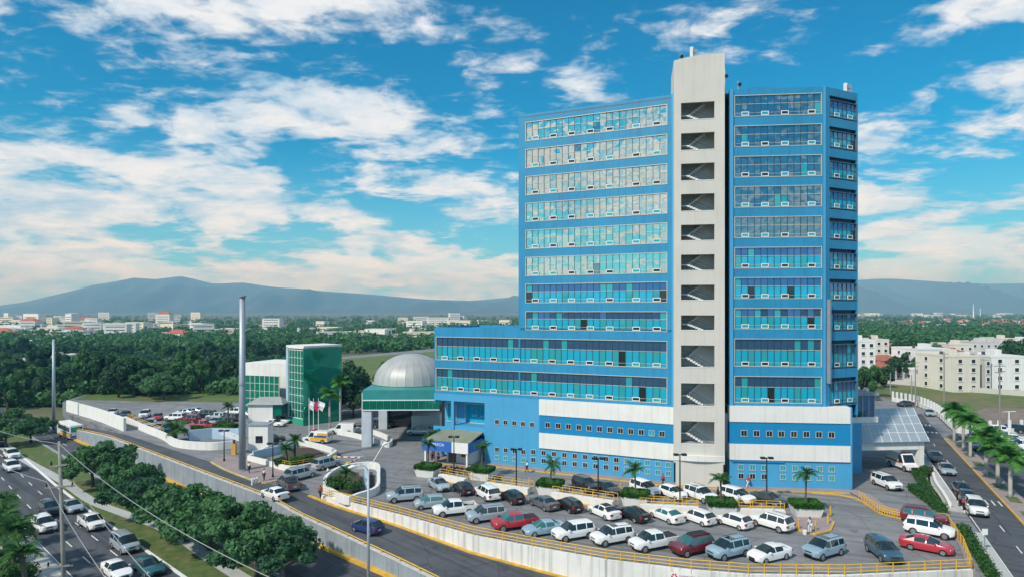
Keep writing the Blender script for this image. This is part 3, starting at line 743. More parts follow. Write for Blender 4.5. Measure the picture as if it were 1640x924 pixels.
for i in range(nx):
    for j in range(ny):
        x0, x1 = -0.9+i*(lp+1.6)/nx+.04, -0.9+(i+1)*(lp+1.6)/nx-.04; y0_, y1_ = -0.5+j*10.5/ny, -0.5+(j+1)*10.5/ny-.05
        k0, k1 = y0_*SHR, y1_*SHR
        FPp.build(MB().add([(x0+k0,y0_,zq(j)),(x1+k0,y0_,zq(j)),(x1+k1,y1_,zq(j+1)),(x0+k1,y1_,zq(j+1)),(x0+k0,y0_,zq(j)-.05),(x1+k0,y0_,zq(j)-.05),(x1+k1,y1_,zq(j+1)-.05),(x0+k1,y1_,zq(j+1)-.05)],
             [(0,1,2,3),(7,6,5,4),(0,4,5,1),(1,5,6,2),(2,6,7,3),(3,7,4,0)]), 'roof_panel', PANEL, PORCH)
for i in range(nx+1):
    x = -0.9+i*(lp+1.6)/nx; mb = MB()
    for j in range(ny): mb.bar((x+(-0.5+j*10.5/ny)*SHR,-0.5+j*10.5/ny,zq(j)-.02),(x+(-0.5+(j+1)*10.5/ny)*SHR,-0.5+(j+1)*10.5/ny,zq(j+1)-.02),0.07,0.12)
    FPp.build(mb, 'rafter', WHITE2, PORCH)
for j in range(1, ny):
    yy = -0.5+j*10.5/ny; FPp.build(MB().bar((-0.9+yy*SHR, yy, zq(j)+.02), (lp+.7+yy*SHR, yy, zq(j)+.02), .08, .06), 'purlin', WHITE2, PORCH)
# glazed link and white block behind the porch
LK = thing('link_building', 'low glazed link building with white parapet beside the hospital corner', 'building')
FC2 = Fac((47.2, 90.0), (1, 0.16))
FC2.build(MB().box(0.3, 8.0, 4.0, 12, 7.4, 8.2), 'parapet', WHITE, LK)
FC2.build(MB().box(0.6, 7.6, 4.3, 12, 8.2, 11.4), 'glazing', GL_TOP, LK)
for k in range(8): FC2.build(MB().box(0.6+k, 0.68+k, 4.22, 4.3, 8.2, 11.4), 'mullion', FRAME, LK)
FC2.build(MB().box(0.3, 5.0, 3.6, 4.0, 0, 7.4), 'wall', LBLUE, LK)
FC2.build(MB().box(0.3, 8.1, 3.9, 12.1, 11.4, 11.8), 'roof', CONC, LK)
# ------------------------------------------------------------------ vehicles
PAINT = {}
def paint(n, c, metal=0.0): PAINT[n] = M('car_paint_'+n, c, 0.32, metal, var=0.04, scale=1.0, coat=0.6)
for n, c, mt in (('white',(0.80,0.80,0.79),0), ('silver',(0.46,0.52,0.56),.4), ('pale_blue',(0.36,0.50,0.60),.35), ('black',(0.014,0.015,0.018),.1), ('dark_grey',(0.055,0.06,0.068),.3),
                 ('grey',(0.16,0.165,0.175),.4), ('red',(0.46,0.03,0.045),.05), ('maroon',(0.17,0.018,0.028),.2), ('blue',(0.025,0.05,0.19),.25), ('teal',(0.05,0.16,0.18),.4), ('steel_blue',(0.07,0.14,0.20),.4), ('beige',(0.42,0.37,0.28),.3)): paint(n, c, mt)
TYRE = M('tyre',(0.014,0.014,0.015),0.85); RIM = M('rim',(0.42,0.43,0.44),0.3,0.7); LAMP = M('headlamp',(0.75,0.78,0.8),0.12,0.2); TAIL = M('tail_lamp',(0.42,0.012,0.012),0.2)
TRIM = M('black_trim',(0.018,0.018,0.02),0.6); PLATE = M('number_plate',(0.65,0.66,0.62),0.5)
def bil(c, u, v): a,b,d,e = [Vector(p) for p in c]; return (a*(1-u)+b*u)*(1-v) + (e*(1-u)+d*u)*v
def panel(c, u0, u1, v0, v1, off=0.014):
    q = [bil(c,u0,v0), bil(c,u1,v0), bil(c,u1,v1), bil(c,u0,v1)]
    n = (q[1]-q[0]).cross(q[3]-q[0]).normalized()*off
    mb = MB(); vs = [p-n*0.5 for p in q] + [p+n for p in q]
    return mb.add(vs, [(4,5,6,7),(0,1,5,4),(1,2,6,5),(2,3,7,6),(3,0,4,7),(3,2,1,0)])
TYPES = {
 # nose, hood(front z, rear z), xf (windscreen foot), xf2 (roof front), xr2 (roof rear), xr (rear glass foot), tail, belt, roof z, half width, roof half width, bottom, wheel r, wheelbase xs, window splits
 'sedan': dict(nose=2.30, tail=-2.30, hood=(.70,.98), xf=1.10, xf2=.20, xr2=-1.00, xr=-1.72, deck=(1.06,1.02), belt=.93, roof=1.46, w=.90, wr=.60, zb=.20, r=.335, wb=(1.40,-1.30), posts=(.0,)),
 'hatch': dict(nose=1.98, tail=-1.98, hood=(.74,1.04), xf=1.20, xf2=.35, xr2=-1.45, xr=-1.90, deck=(1.02,.98), belt=.95, roof=1.53, w=.86, wr=.60, zb=.20, r=.315, wb=(1.25,-1.22), posts=(.10,)),
 'suv': dict(nose=2.32, tail=-2.32, hood=(.95,1.15), xf=1.20, xf2=.42, xr2=-1.95, xr=-2.26, deck=(1.12,1.05), belt=1.08, roof=1.76, w=.94, wr=.69, zb=.30, r=.385, wb=(1.42,-1.38), posts=(.05,-1.15)),
 'pickup': dict(nose=2.60, tail=-1.00, hood=(.98,1.16), xf=1.45, xf2=.72, xr2=-.72, xr=-.92, deck=(1.12,1.10), belt=1.08, roof=1.78, w=.92, wr=.68, zb=.34, r=.40, wb=(1.65,-1.55), posts=(.28,)),
 'van': dict(nose=2.42, tail=-2.42, hood=(.92,1.12), xf=1.70, xf2=.72, xr2=-2.12, xr=-2.36, deck=(1.10,1.05), belt=1.06, roof=1.84, w=.92, wr=.71, zb=.24, r=.35, wb=(1.52,-1.40), posts=(.35,-1.0)),
}
_car = {}
def ease(t): return t*t*(3-2*t)
def car_parts(ty):
    if ty in _car: return _car[ty]
    d = TYPES[ty]; P = {}
    nose, tail, xf, xf2, xr2, xr = d['nose'], d['tail'], d['xf'], d['xf2'], d['xr2'], d['xr']
    belt, roof, w, wr, zb = d['belt'], d['roof'], d['w'], d['wr'], d['zb']
    xs = [nose, nose-.05, nose-.16, nose-.38, nose-.75, (nose-.75+xf)/2, xf+.06, xf, xf-(xf-xf2)*.33, xf-(xf-xf2)*.66, xf2, xf2-.14]
    for p in d['posts']: xs += [p+.045, p-.045]
    xs += [(xf2-.14+xr2)/2-.02, xr2+.14, xr2, xr2+(xr-xr2)*.5, xr]
    if xr-.2 > tail: xs += [xr-.06, (xr+tail)/2]
    xs += [tail+.16, tail+.05, tail]; xs = sorted(set(round(x,3) for x in xs), reverse=True); xs = [x for i,x in enumerate(xs) if i == 0 or xs[i-1]-x > .012]
    def top(x):
        if x >= xf: t = (nose-x)/(nose-xf); return d['hood'][0] + (d['hood'][1]-d['hood'][0])*(1-(1-t)**2.2)
        if x >= xf2: t = (xf-x)/(xf-xf2); return d['hood'][1] + (roof-.03-d['hood'][1])*(t**.92)
        if x >= xr2: t = (xf2-x)/(xf2-xr2); return roof-.03+.05*math.sin(math.pi*min(1,t*1.05))-.045*t
        if x >= xr: t = (xr2-x)/(xr2-xr); return (roof-.075) + (d['deck'][0]-roof+.075)*(t**1.05)
        t = (xr-x)/max(.01,(xr-tail)); return d['deck'][0] + (d['deck'][1]-d['deck'][0])*t
    def beltz(x):
        b = belt + .05*(xf-x)/(xf-xr)
        return min(b, top(x)-.035)
    def hw(x):
        a = min(1, (nose-x)/.55); b = min(1, (x-tail)/.40) if ty != 'pickup' else 1
        return w*(.70+.30*math.sin(a*math.pi/2)**.8)*(.86+.14*math.sin(b*math.pi/2))
    def bot(x):
        return zb + .16*max(0,1-(nose-x)/.3) + (.14*max(0,1-(x-tail)/.3) if ty != 'pickup' else 0)
    rows = []
    for x in xs:
        W, zt, bz, b0 = hw(x), top(x), beltz(x), bot(x)
        k = max(0, min(1, (zt-bz-.04)/(roof-belt-.04))); wrx = W*.93*(1-k)+wr*k
        zr_ = zt-.055*(.35+.65*k)
        if x in (nose, tail) : zt_ = zt-.03
        row = [(W*.82,b0),(W*.985,b0+.10),(W,b0+(bz-b0)*.5),(W*.985,bz-.07),(W*.945,bz),(wrx+.02*k,zr_-.03*k),(wrx*.90,zt-.012),(wrx*.5,zt+.012),(0,zt+.02)]
        rows.append([(x,y,z) for y,z in row] + [(x,-y,z) for y,z in row[:-1][::-1]])
    n = len(rows[0]); V = [p for r_ in rows for p in r_]
    groups = {'body':[]}
    eps = .004
    sidx = lambda j: 'L' if j < 8 else 'R'
    for i in range(len(xs)-1):
        xm = (xs[i]+xs[i+1])/2
        for j in range(n):
            f = (i*n+j, i*n+(j+1)%n, (i+1)*n+(j+1)%n, (i+1)*n+j); key = 'body'
            jj = j if j < 8 else n-2-j    # mirrored band index
            if j == n-1: jj = -1
            if jj in (5,6,7) and xf2 < xm < xf-.02: key = 'windshield'
            elif jj in (5,6,7) and xr < xm < xr2: key = 'rear_window'
            elif jj == 4 and xr2-.05 < xm < xf-(xf-xf2)*.30:
                if not any(abs(xm-p) < .05 for p in d['posts']):
                    seg = sum(1 for p in d['posts'] if xm < p); key = 'side_window_%d%s' % (seg, sidx(j))
            groups.setdefault(key, []).append(f)
    groups['body'] += [tuple(range(n)), tuple(range((len(xs)-1)*n, len(xs)*n))]
    def sub(fs, nm, off=0.0):
        mb = MB(); ix = {}
        for f in fs:
            g = []
            for v in f:
                if v not in ix: ix[v] = len(mb.v); mb.v.append(V[v])
                g.append(ix[v])
            mb.f.append(tuple(g))
        return mb
    body = sub(groups['body'], 'body')
    if ty == 'pickup':
        body.box(-2.60,-0.98,.78,.92,.42,1.14).box(-2.60,-0.98,-.92,-.78,.42,1.14).box(-2.62,-2.52,-.78,.78,.42,1.14).box(-2.52,-.98,-.78,.78,.42,.72)
    me = body.mesh('body'); me.polygons.foreach_set('use_smooth',[True]*len(me.polygons)); me.set_sharp_from_angle(angle=R(42)); P['body'] = me
    P['glass'] = []
    for k, fs in groups.items():
        if k == 'body': continue
        nm = 'side_window' if k.startswith('side') else k; ms = {}
        for m in (GL_CAR, GL_CARG):
            g = sub(fs, nm).mesh(nm, m, True); ms[m.name] = g
        P['glass'].append((nm, ms))
    r = d['r']
    ty_ = MB(); prof = [(r*.66,-.10),(r*.95,-.115),(r,-.07),(r,.07),(r*.95,.115),(r*.66,.10)]; sg = 18
    for (rr_, y) in prof: ty_.v += [(rr_*math.cos(2*math.pi*q/sg), y, rr_*math.sin(2*math.pi*q/sg)) for q in range(sg)]
    for i in range(len(prof)):
        for q in range(sg): ty_.f.append((i*sg+q, i*sg+(q+1)%sg, ((i+1)%len(prof))*sg+(q+1)%sg, ((i+1)%len(prof))*sg+q))
    P['tyre'] = ty_.mesh('wheel', TYRE, True)
    rm = MB().tube([(0,-.075,0),(0,.075,0)], r*.20, 10)
    for q in range(5):
        a = q*2*math.pi/5; rm.bar((0,0,0),(r*.66*math.cos(a),0,r*.66*math.sin(a)),.13,r*.22)
    rm.tube([(0,-.04,0),(0,.04,0)], r*.64, 14)
    P['rim'] = rm.mesh('rim', RIM)
    arch = MB().tube([(0,-.09,0.02),(0,.085,0.02)], r*1.16, 18); P['arch'] = arch.mesh('wheel_arch', TRIM)
    xl = nose-.20; wl = hw(xl); zl = top(xl)
    P['head'] = []
    for s in (1,-1):
        q = [(nose-.07,s*hw(nose-.07)*.60,top(nose-.07)-.05),(nose-.30,s*hw(nose-.30)*.985,top(nose-.3)-.06),(nose-.30,s*hw(nose-.30)*1.012,top(nose-.3)-.20),(nose-.04,s*hw(nose-.05)*.62,top(nose-.07)-.17)]
        hl = MB().add(q+[(x+.03,y*1.015,z+.012) for x,y,z in q], [(0,1,2,3),(4,7,6,5),(0,4,5,1),(1,5,6,2),(2,6,7,3),(3,7,4,0)]); P['head'].append(hl.mesh('headlight', LAMP))
    te = tail if ty != 'pickup' else -2.62; zr = top(tail+.02)-.05 if ty != 'pickup' else 1.08; wt_ = hw(tail+.05) if ty != 'pickup' else .92
    P['tail'] = [MB().box(te-.025, te+.14, min(s*wt_*.66,s*wt_*1.02), max(s*wt_*.66,s*wt_*1.02), zr-.28, zr-.05).mesh('tail_light', TAIL) for s in (1,-1)]
    gw = hw(nose)*.55; gz = top(nose)
    P['grille'] = MB().box(nose-.06, nose+.012, -gw, gw, gz-.20, gz-.09).mesh('grille', TRIM)
    P['bumper'] = MB().box(nose-.10, nose+.015, -gw*1.15, gw*1.15, bot(nose)-.01, bot(nose)+.13).mesh('bumper', TRIM)
    P['plate'] = MB().box(te-.03, te+.05, -.2, .2, zr-.40, zr-.28).mesh('number_plate', PLATE)
    xm = xf-(xf-xf2)*.35
    P['mirror'] = [MB().box(xm-.06, xm+.08, 0, .18, belt+.04, belt+.17).mesh('mirror')]
    d['mw'] = w*.93
    P['rack'] = MB().tube([(xf2-.2,0,roof+.0),(xf2-.35,0,roof+.06),(xr2+.3,0,roof+.05),(xr2+.15,0,roof-.02)], .022, 6).mesh('roof_rail', TRIM)
    d['rw'] = wr*.80
    P['sunroof'] = MB().box(xf2-.95, xf2-.25, -wr*.55, wr*.55, roof-.02, roof+.032).mesh('sunroof', GL_CAR)
    P['darkroof'] = MB().box(xr2+.1, xf2-.1, -wr*.80, wr*.80, roof-.03, roof+.034).mesh('roof_panel', TRIM)
    P['bed'] = MB().box(-2.515, -0.99, -.775, .775, .72, .76).mesh('bed_liner', TRIM)
    P['cover'] = MB().box(-2.55, -1.0, -.80, .80, 1.12, 1.165).mesh('bed_cover', TRIM)
    d['hw'] = hw
    _car[ty] = P; return P
_bm = {}
def painted(me, col, key):
    k = (key, col)
    if k not in _bm: m = me.copy(); m.materials.clear(); m.materials.append(PAINT[col]); _bm[k] = m
    return _bm[k]
CAR_AT = []
def car(ty, col, x, y, z, head, label, extra='', group=None, glassm=None, name=None, sc=1.0):
    P = car_parts(ty); d = TYPES[ty]
    nm = name or {'sedan':'sedan','hatch':'hatchback','suv':'sport_utility_vehicle','pickup':'pickup_truck','van':'minivan'}[ty]
    t = thing(nm, label, {'pickup':'pickup truck','van':'van'}.get(ty,'car'), (x,y,z), R(head), group)
    t.scale = (sc, sc, sc)
    link('body', painted(P['body'], col, ty), t)
    gm = (GL_CARG if glassm == 'g' else GL_CAR).name
    for n_, ms in P['glass']: link(n_, ms[gm], t)
    for sx in d['wb']:
        for sy in (1,-1):
            hw = d['w'] if ty != 'pickup' or sx > 0 else .92; hw = min(hw, d['hw'](sx)) if sx > 0 or ty != 'pickup' else hw
            w = link('wheel', P['tyre'], t, (sx, sy*(hw-.085), d['r']))
            link('rim', P['rim'], w, (0, sy*.04, 0)); link('wheel_arch', P['arch'], w, (0, -sy*.02, 0))
    for m in P['head']: link('headlight', m, t)
    for m in P['tail']: link('tail_light', m, t)
    link('grille', P['grille'], t); link('bumper', P['bumper'], t); link('number_plate', P['plate'], t)
    for sy in (1,-1):
        o = link('mirror', painted(P['mirror'][0], col, ty+'m'), t, (0, sy*d['mw'], 0)); o.scale = (1, sy, 1)
    if 'r' in extra:
        for sy in (1,-1): link('roof_rail', P['rack'], t, (0, sy*d['rw'], 0))
    if 's' in extra: link('sunroof', P['sunroof'], t)
    if 'k' in extra: link('roof_panel', P['darkroof'], t)
    if ty == 'pickup': link('bed_cover' if 'c' in extra else 'bed_liner', P['cover' if 'c' in extra else 'bed'], t)
    CAR_AT.append((x,y)); return t
def gcar(ty, col, px, py, head, label, extra='', z=0.0, **kw):
    x, y = G(px, py, z); return car(ty, col, x, y, z, head, label, extra, **kw)
# --- front row along the railing
gcar('suv','silver',648,801,-163,'silver sport utility car with roof rails at the left end of the front row','r')
gcar('hatch','silver',689,812,-163,'small silver car in the front row left of the white pickup','', glassm='g')
gcar('pickup','white',728,823,-161,'white pickup in the front row between two silver cars','')
gcar('suv','silver',778,833,-160,'silver sport utility car with roof rails between white and red pickups','r')
gcar('pickup','red',824,845,-160,'red pickup with black bed in the front row of the car park','c', glassm='g')
gcar('sedan','pale_blue',870,854,-158,'pale blue sedan beside the red pickup in the front row','', glassm='g')
gcar('suv','white',918,861,-156,'white crossover next to the pale blue sedan in the front row','')
gcar('suv','white',980,868,-155,'large white sport utility car with sunroof left of the white pickup with black bed','sr')
gcar('pickup','white',1046,877,-155,'white pickup with black bed beside the maroon car in the front row','c')
gcar('suv','maroon',1108,884,-154,'maroon sport utility car with dark roof rails in the front row','kr', glassm='g')
gcar('suv','pale_blue',1166,890,-153,'silver blue wagon with sunroof between maroon car and white sedan','sr')
gcar('sedan','white',1232,895,-154,'white sedan facing the railing in the front row','')
gcar('suv','pale_blue',1319,889,-151,'pale blue sport utility car with roof rails at the right end of the front row','sr')
gcar('suv','steel_blue',1415,892,-95,'dark blue sport utility car facing the railing alone near the corner','')
gcar('sedan','red',1484,881,-38,'red sedan parked at the right edge of the car park','')
gcar('suv','white',1488,856,-38,'white crossover parked between the red sedan and the maroon wagon','')
gcar('suv','maroon',1480,837,-32,'maroon wagon parked at the right railing behind the white crossover','r', glassm='g')
# --- second row, tails towards the front row
gcar('sedan','silver',703,782,-62,'silver sedan facing outward at the left end of the middle row','')
gcar('hatch','black',741,789,118,'black hatchback at the left end of the middle row beside the silver sedan','')
gcar('suv','white',780,797,118,'white sport utility car seen from behind between two black hatchbacks','')
gcar('hatch','black',821,803,118,'black hatchback right of the white sport utility car in the middle row','')
gcar('sedan','grey',871,812,122,'grey sedan seen from behind in the middle row','')
gcar('hatch','black',912,816,118,'black hatchback between the grey sedan and the white car with black roof','')
gcar('sedan','white',967,826,120,'white car with a black roof panel seen from behind in the middle row','k')
gcar('sedan','black',1013,830,120,'black sedan beside the white car with black roof','')
gcar('sedan','white',1067,832,120,'white sedan right of the black sedan in the middle row','', glassm='g')
gcar('hatch','white',1119,836,122,'white hatchback beside the white sedan in the middle row','')
gcar('hatch','white',1176,842,124,'white hatchback next to the last car of the middle row','')
gcar('suv','white',1236,845,126,'white crossover with roof rails at the right end of the middle row','r')
# --- third row behind the planters
gcar('suv','black',938,784,-64,'black sport utility car behind the railing left of the palm planter','')
gcar('sedan','dark_grey',973,788,-64,'dark grey sedan beside the black car in the back row','')
gcar('suv','white',1033,790,-62,'white sport utility car facing outward beside the potted palm in the back row','')
gcar('hatch','white',1078,796,-62,'white hatchback facing outward in the back row','')
gcar('suv','white',1122,800,-62,'white car with roof rails facing outward in the back row','r')
gcar('suv','white',1181,803,-60,'white car behind the planter at the right of the back row','')
gcar('sedan','dark_grey',1232,806,-52,'dark grey sedan at the right end of the back row','')
# --- porch drive
gcar('suv','white',1420,780,-86,'white sport utility car driving out from the ambulance porch','r')
# --- right hand street
for ty,c,px,py,lb in (('sedan','dark_grey',1498,737,'dark sedan parked first along the side street'),('sedan','silver',1516,757,'silver sedan parked behind the dark one along the side street'),
                   ('sedan','dark_grey',1541,790,'dark sedan second of three parked nearest along the side street'),('sedan','steel_blue',1549,803,'blue grey sedan parked just behind the white car on the side street'),
                   ('suv','white',1563,821,'white sport utility car parked nearest along the side street')): gcar(ty,c,px,py,-116,lb)
# --- lot beyond the palms
for i,(ty,c,px,py,lb) in enumerate((('suv','white',1590,694,'white car at the back left of the far right car park'),('suv','black',1618,692,'black sport utility car at the back of the far right car park'),
      ('sedan','silver',1605,702,'silver sedan in front of the black car in the far right car park'),('sedan','white',1618,707,'white sedan third from the back in the far right car park'),
      ('sedan','silver',1629,713,'silver sedan at the edge of the far right car park'),('suv','white',1636,719,'white car at the right picture edge in the far right car park'),
      ('sedan','grey',1560,705,'grey sedan partly hidden by royal palm crowns'),('sedan','dark_grey',1579,722,'dark sedan standing behind the royal palm trunks'),('sedan','silver',1612,716,'silver sedan behind the nearest royal palm crown'),('sedan','white',1640,732,'white sedan cut by the right picture edge'))):
    gcar(ty,c,px,py,160,lb)
gcar('sedan','silver',1489,665,-120,'silver car far up the side street near the bend'); gcar('sedan','dark_grey',1450,650,-160,'dark car parked beyond the porch roof')
# --- avenue traffic
for ty,c,px,py,lb,ex in (('sedan','dark_grey',-2,713,'dark car entering at the left edge of the avenue',''),('suv','white',19,733,'white car farthest of two white cars in the avenue',''),('suv','white',19,753,'second white car in the avenue near the left edge','' ),
      ('suv','dark_grey',80,822,'dark sport utility car in the avenue beside the wooden pole','r'),('suv','white',71,848,'white crossover in the left lane of the avenue',''),('sedan','silver',115,817,'silver sedan in the right lane of the avenue',''),
      ('pickup','white',147,844,'white pickup driving in the avenue',''),('van','silver',200,879,'silver minivan in the right lane of the avenue','r'),('sedan','white',187,921,'white sedan at the bottom of the avenue',''),('sedan','teal',238,915,'dark teal sedan at the bottom of the avenue near the verge','')):
    gcar(ty,c,px,py,-41,lb,ex,z=ZA+0.01)
# --- service road and entrances
def scar(ty,c,px,py,head,lb,ex=''):
    z = 0.0
    for _ in range(4): x,y = G(px,py,z); z = zs_at((x,y))+0.01
    car(ty,c,x,y,z,head,lb,ex)
scar('sedan','white',440,797,139,'white sedan driving away on the service road by the guard rail')
scar('pickup','grey',462,781,128,'grey pickup beside the white sedan at the car park entrance')
gcar('suv','silver',481,766,56,'silver wagon queueing second at the entrance barrier','r'); gcar('suv','silver',522,749,56,'silver wagon waiting first at the entrance barrier','r')
scar('hatch','blue',588,851,146,'dark blue hatchback driving on the service road past the lamp post')
for ty,c,px,py,hd,lb in (('sedan','pale_blue',222,679,-70,'pale blue car first along the white wall of the left car park'),('suv','silver',240,684,-70,'silver car second along the white wall of the left car park'),('sedan','pale_blue',252,689,-70,'pale car third along the white wall of the left car park'),
      ('suv','blue',268,692,-70,'dark blue car beside the big agave in the left car park'),('suv','white',281,673,170,'white car in the left car park behind the pale cars'),('suv','maroon',303,676,170,'dark maroon car left of the red pickup'),('pickup','red',325,686,172,'red pickup in the left car park'),
      ('suv','silver',347,672,170,'silver car by the hedge in the left car park'),('suv','dark_grey',366,674,170,'dark car under the palm in the left car park'),('sedan','silver',420,690,-95,'silver car leaving the left car park'),('sedan','white',440,682,-10,'white sedan beside the green glass building'),
      ('sedan','white',419,672,-80,'white car behind the silver one near the green building'),('sedan','black',436,707,20,'black sedan behind the ramp wall'),('sedan','white',450,677,-20,'white sedan at the foot of the green glass wall'),('suv','silver',671,696,170,'silver car under the domed entrance canopy'),('suv','dark_grey',612,684,10,'dark car in the shade of the domed entrance'),
      ('sedan','silver',310,662,172,'silver car in the rear line of the left car park'),('sedan','dark_grey',200,668,-70,'dark car near the left end of the left car park'),('sedan','white',180,664,-70,'white car at the left end of the left car park'),('sedan','silver',390,668,170,'silver car behind the monopole in the left car park')):
    gcar(ty,c,px,py,hd,lb)
for ty,c,px,py,hd,lb in (('suv','white',232,668,-70,'white car in the second line of the left car park'),('hatch','red',252,672,-70,'small red car in the second line of the left car park'),('sedan','silver',296,664,172,'silver sedan behind the maroon car in the left car park'),
      ('suv','black',330,668,172,'black car behind the red pickup in the left car park'),('sedan','pale_blue',346,679,-95,'pale blue sedan beside the hedge right of the red pickup'),('suv','white',378,664,172,'white car behind the monopole in the left car park')):
    gcar(ty,c,px,py,hd,lb)
# --- box bodied vehicles
def boxvan(name, label, cat, L_, Wd, Ht, x, y, z, head, body, stripes=(), hood=1.0, cabglass=True, bar=False):
    t = thing(name, label, cat, (x,y,z), R(head))
    mb = MB().add([(L_/2,-Wd/2*.92,.35),(L_/2,Wd/2*.92,.35),(-L_/2,Wd/2,.35),(-L_/2,-Wd/2,.35),(L_/2,-Wd/2*.92,.95),(L_/2,Wd/2*.92,.95),(L_/2-hood,-Wd/2*.96,1.12),(L_/2-hood,Wd/2*.96,1.12),
        (L_/2-hood-.75,-Wd/2*.9,Ht),(L_/2-hood-.75,Wd/2*.9,Ht),(-L_/2,-Wd/2*.92,Ht),(-L_/2,Wd/2*.92,Ht),(-L_/2,-Wd/2,1.1),(-L_/2,Wd/2,1.1)],
        [(0,1,2,3),(0,4,5,1),(4,6,7,5),(6,8,9,7),(8,10,11,9),(10,12,13,11),(12,3,2,13),(0,3,12,6,4),(6,12,10,8),(1,5,7,13,2),(7,9,11,13)])
    me = mb.mesh('body', body); bm = bmesh.new(); bm.from_mesh(me); bmesh.ops.bevel(bm, geom=list(bm.edges), offset=.06, segments=2, affect='EDGES'); bm.to_mesh(me); bm.free(); link('body', me, t)
    ws = [(L_/2-hood,-Wd/2*.96,1.12),(L_/2-hood,Wd/2*.96,1.12),(L_/2-hood-.75,Wd/2*.9,Ht),(L_/2-hood-.75,-Wd/2*.9,Ht)]
    panel(ws,.08,.92,.12,.88,.03).build('windshield', GL_CAR, t)
    for sy in (1,-1):
        c = [(L_/2-hood-.15,sy*Wd/2*.955,1.15),(L_/2-hood-1.3,sy*Wd/2*.97,1.15),(L_/2-hood-1.3,sy*Wd/2*.93,Ht-.2),(L_/2-hood-.75,sy*Wd/2*.92,Ht-.2)]
        if sy < 0: c = [c[1],c[0],c[3],c[2]]
        panel(c,.05,.95,.05,.95,.035).build('side_window', GL_CAR, t)
        for (z0,z1,x0,x1,m) in stripes: MB().box(-L_/2+x0,-L_/2+x1,sy*Wd/2*.955-.02+sy*.035,sy*Wd/2*.955+.02+sy*.035,z0,z1).build('stripe', m, t)
        for x_ in (L_/2-.95,-L_/2+.95):
            w = link('wheel', car_parts('suv')['tyre'], t, (x_, sy*(Wd/2-.06), .38)); link('rim', car_parts('suv')['rim'], w, (0,sy*.04,0)); link('wheel_arch', car_parts('suv')['arch'], w, (0,-sy*.02,0))
        MB().box(L_/2-.03,L_/2+.04,sy*Wd*.36-.15,sy*Wd*.36+.15,.68,.86).build('headlight', LAMP, t); MB().box(-L_/2-.03,-L_/2+.03,sy*Wd*.42-.09,sy*Wd*.42+.09,.75,1.15).build('tail_light', TAIL, t)
    MB().box(-L_/2-.035,-L_/2+.02,-Wd*.36,Wd*.36,1.25,Ht-.35).build('rear_window', GL_CAR, t)
    MB().box(L_/2-.02,L_/2+.05,-Wd*.25,Wd*.25,.6,.85).build('grille', TRIM, t)
    if bar: MB().box(L_/2-hood-1.2,L_/2-hood-.9,-Wd*.38,Wd*.38,Ht,Ht+.16).build('light_bar', TAIL, t)
    return t
STR_R = M('stripe_red',(0.5,0.03,0.03),0.4); STR_Y = M('stripe_yellow',(0.75,0.42,0.02),0.4); STR_B = M('stripe_blue',(0.03,0.08,0.4),0.4); STR_O = M('stripe_orange',(0.7,0.2,0.02),0.4); STR_G = M('stripe_green',(0.03,0.3,0.1),0.4)
x,y = G(1446,750); boxvan('ambulance','white ambulance with red light bar under the porch roof','ambulance',5.4,2.0,2.5,x,y,0,-88,PAINT['white'],((1.1,1.3,.1,3.6,STR_R),),1.0,bar=True)
x,y = G(508,708); boxvan('ambulance','yellow, white and red van on the drive near the flagpoles','ambulance',5.0,1.95,2.2,x,y,0,168,PAINT['white'],((.55,1.1,.1,3.4,STR_Y),(1.1,1.45,.1,2.6,STR_B),(1.5,1.9,.1,2.0,STR_Y)),1.0,bar=True)
x,y = G(548,694); boxvan('delivery_van','white delivery van parked behind the flagpoles','van',5.0,1.9,2.1,x,y,0,178,PAINT['white'],(),1.2)
# bus on the underpass road, seen from behind
bx,by = G(112,700,ZA); 
t = thing('bus','white city bus with coloured rear stripes on the underpass road','bus',(bx,by,ZA+.01),R(139))
mb = MB().box(-4.6,4.6,-1.2,1.2,.45,3.15); me = mb.mesh('body',PAINT['white']); bm = bmesh.new(); bm.from_mesh(me); bmesh.ops.bevel(bm, geom=list(bm.edges), offset=.12, segments=2, affect='EDGES'); bm.to_mesh(me); bm.free(); link('body', me, t)
MB().box(-4.64,-4.58,-1.0,1.0,1.75,2.75).build('rear_window',GL_GREEN,t); MB().box(-4.64,-4.59,-1.1,1.1,.6,1.0).build('stripe',STR_B,t)
for sy in (1,-1):
    for k in range(6): MB().box(-4.2+k*1.35,-3.0+k*1.35,sy*1.2-.03,sy*1.2+.03,1.8,2.7).build('side_window',GL_CAR,t)
    for z0,m in ((.7,STR_O),(1.0,STR_Y),(1.3,STR_G)): MB().box(-4.5,2,sy*1.2-.025,sy*1.2+.025,z0,z0+.28).build('stripe',m,t)
    for x_ in (-2.6,2.9):
        w = link('wheel', car_parts('pickup')['tyre'], t, (x_, sy*1.1, .45)); w.scale=(1.2,1.2,1.2); link('rim', car_parts('pickup')['rim'], w, (0,sy*.04,0))
    MB().box(-4.65,-4.58,sy*1.0-.12,sy*1.0+.12,1.1,1.5).build('tail_light',TAIL,t)

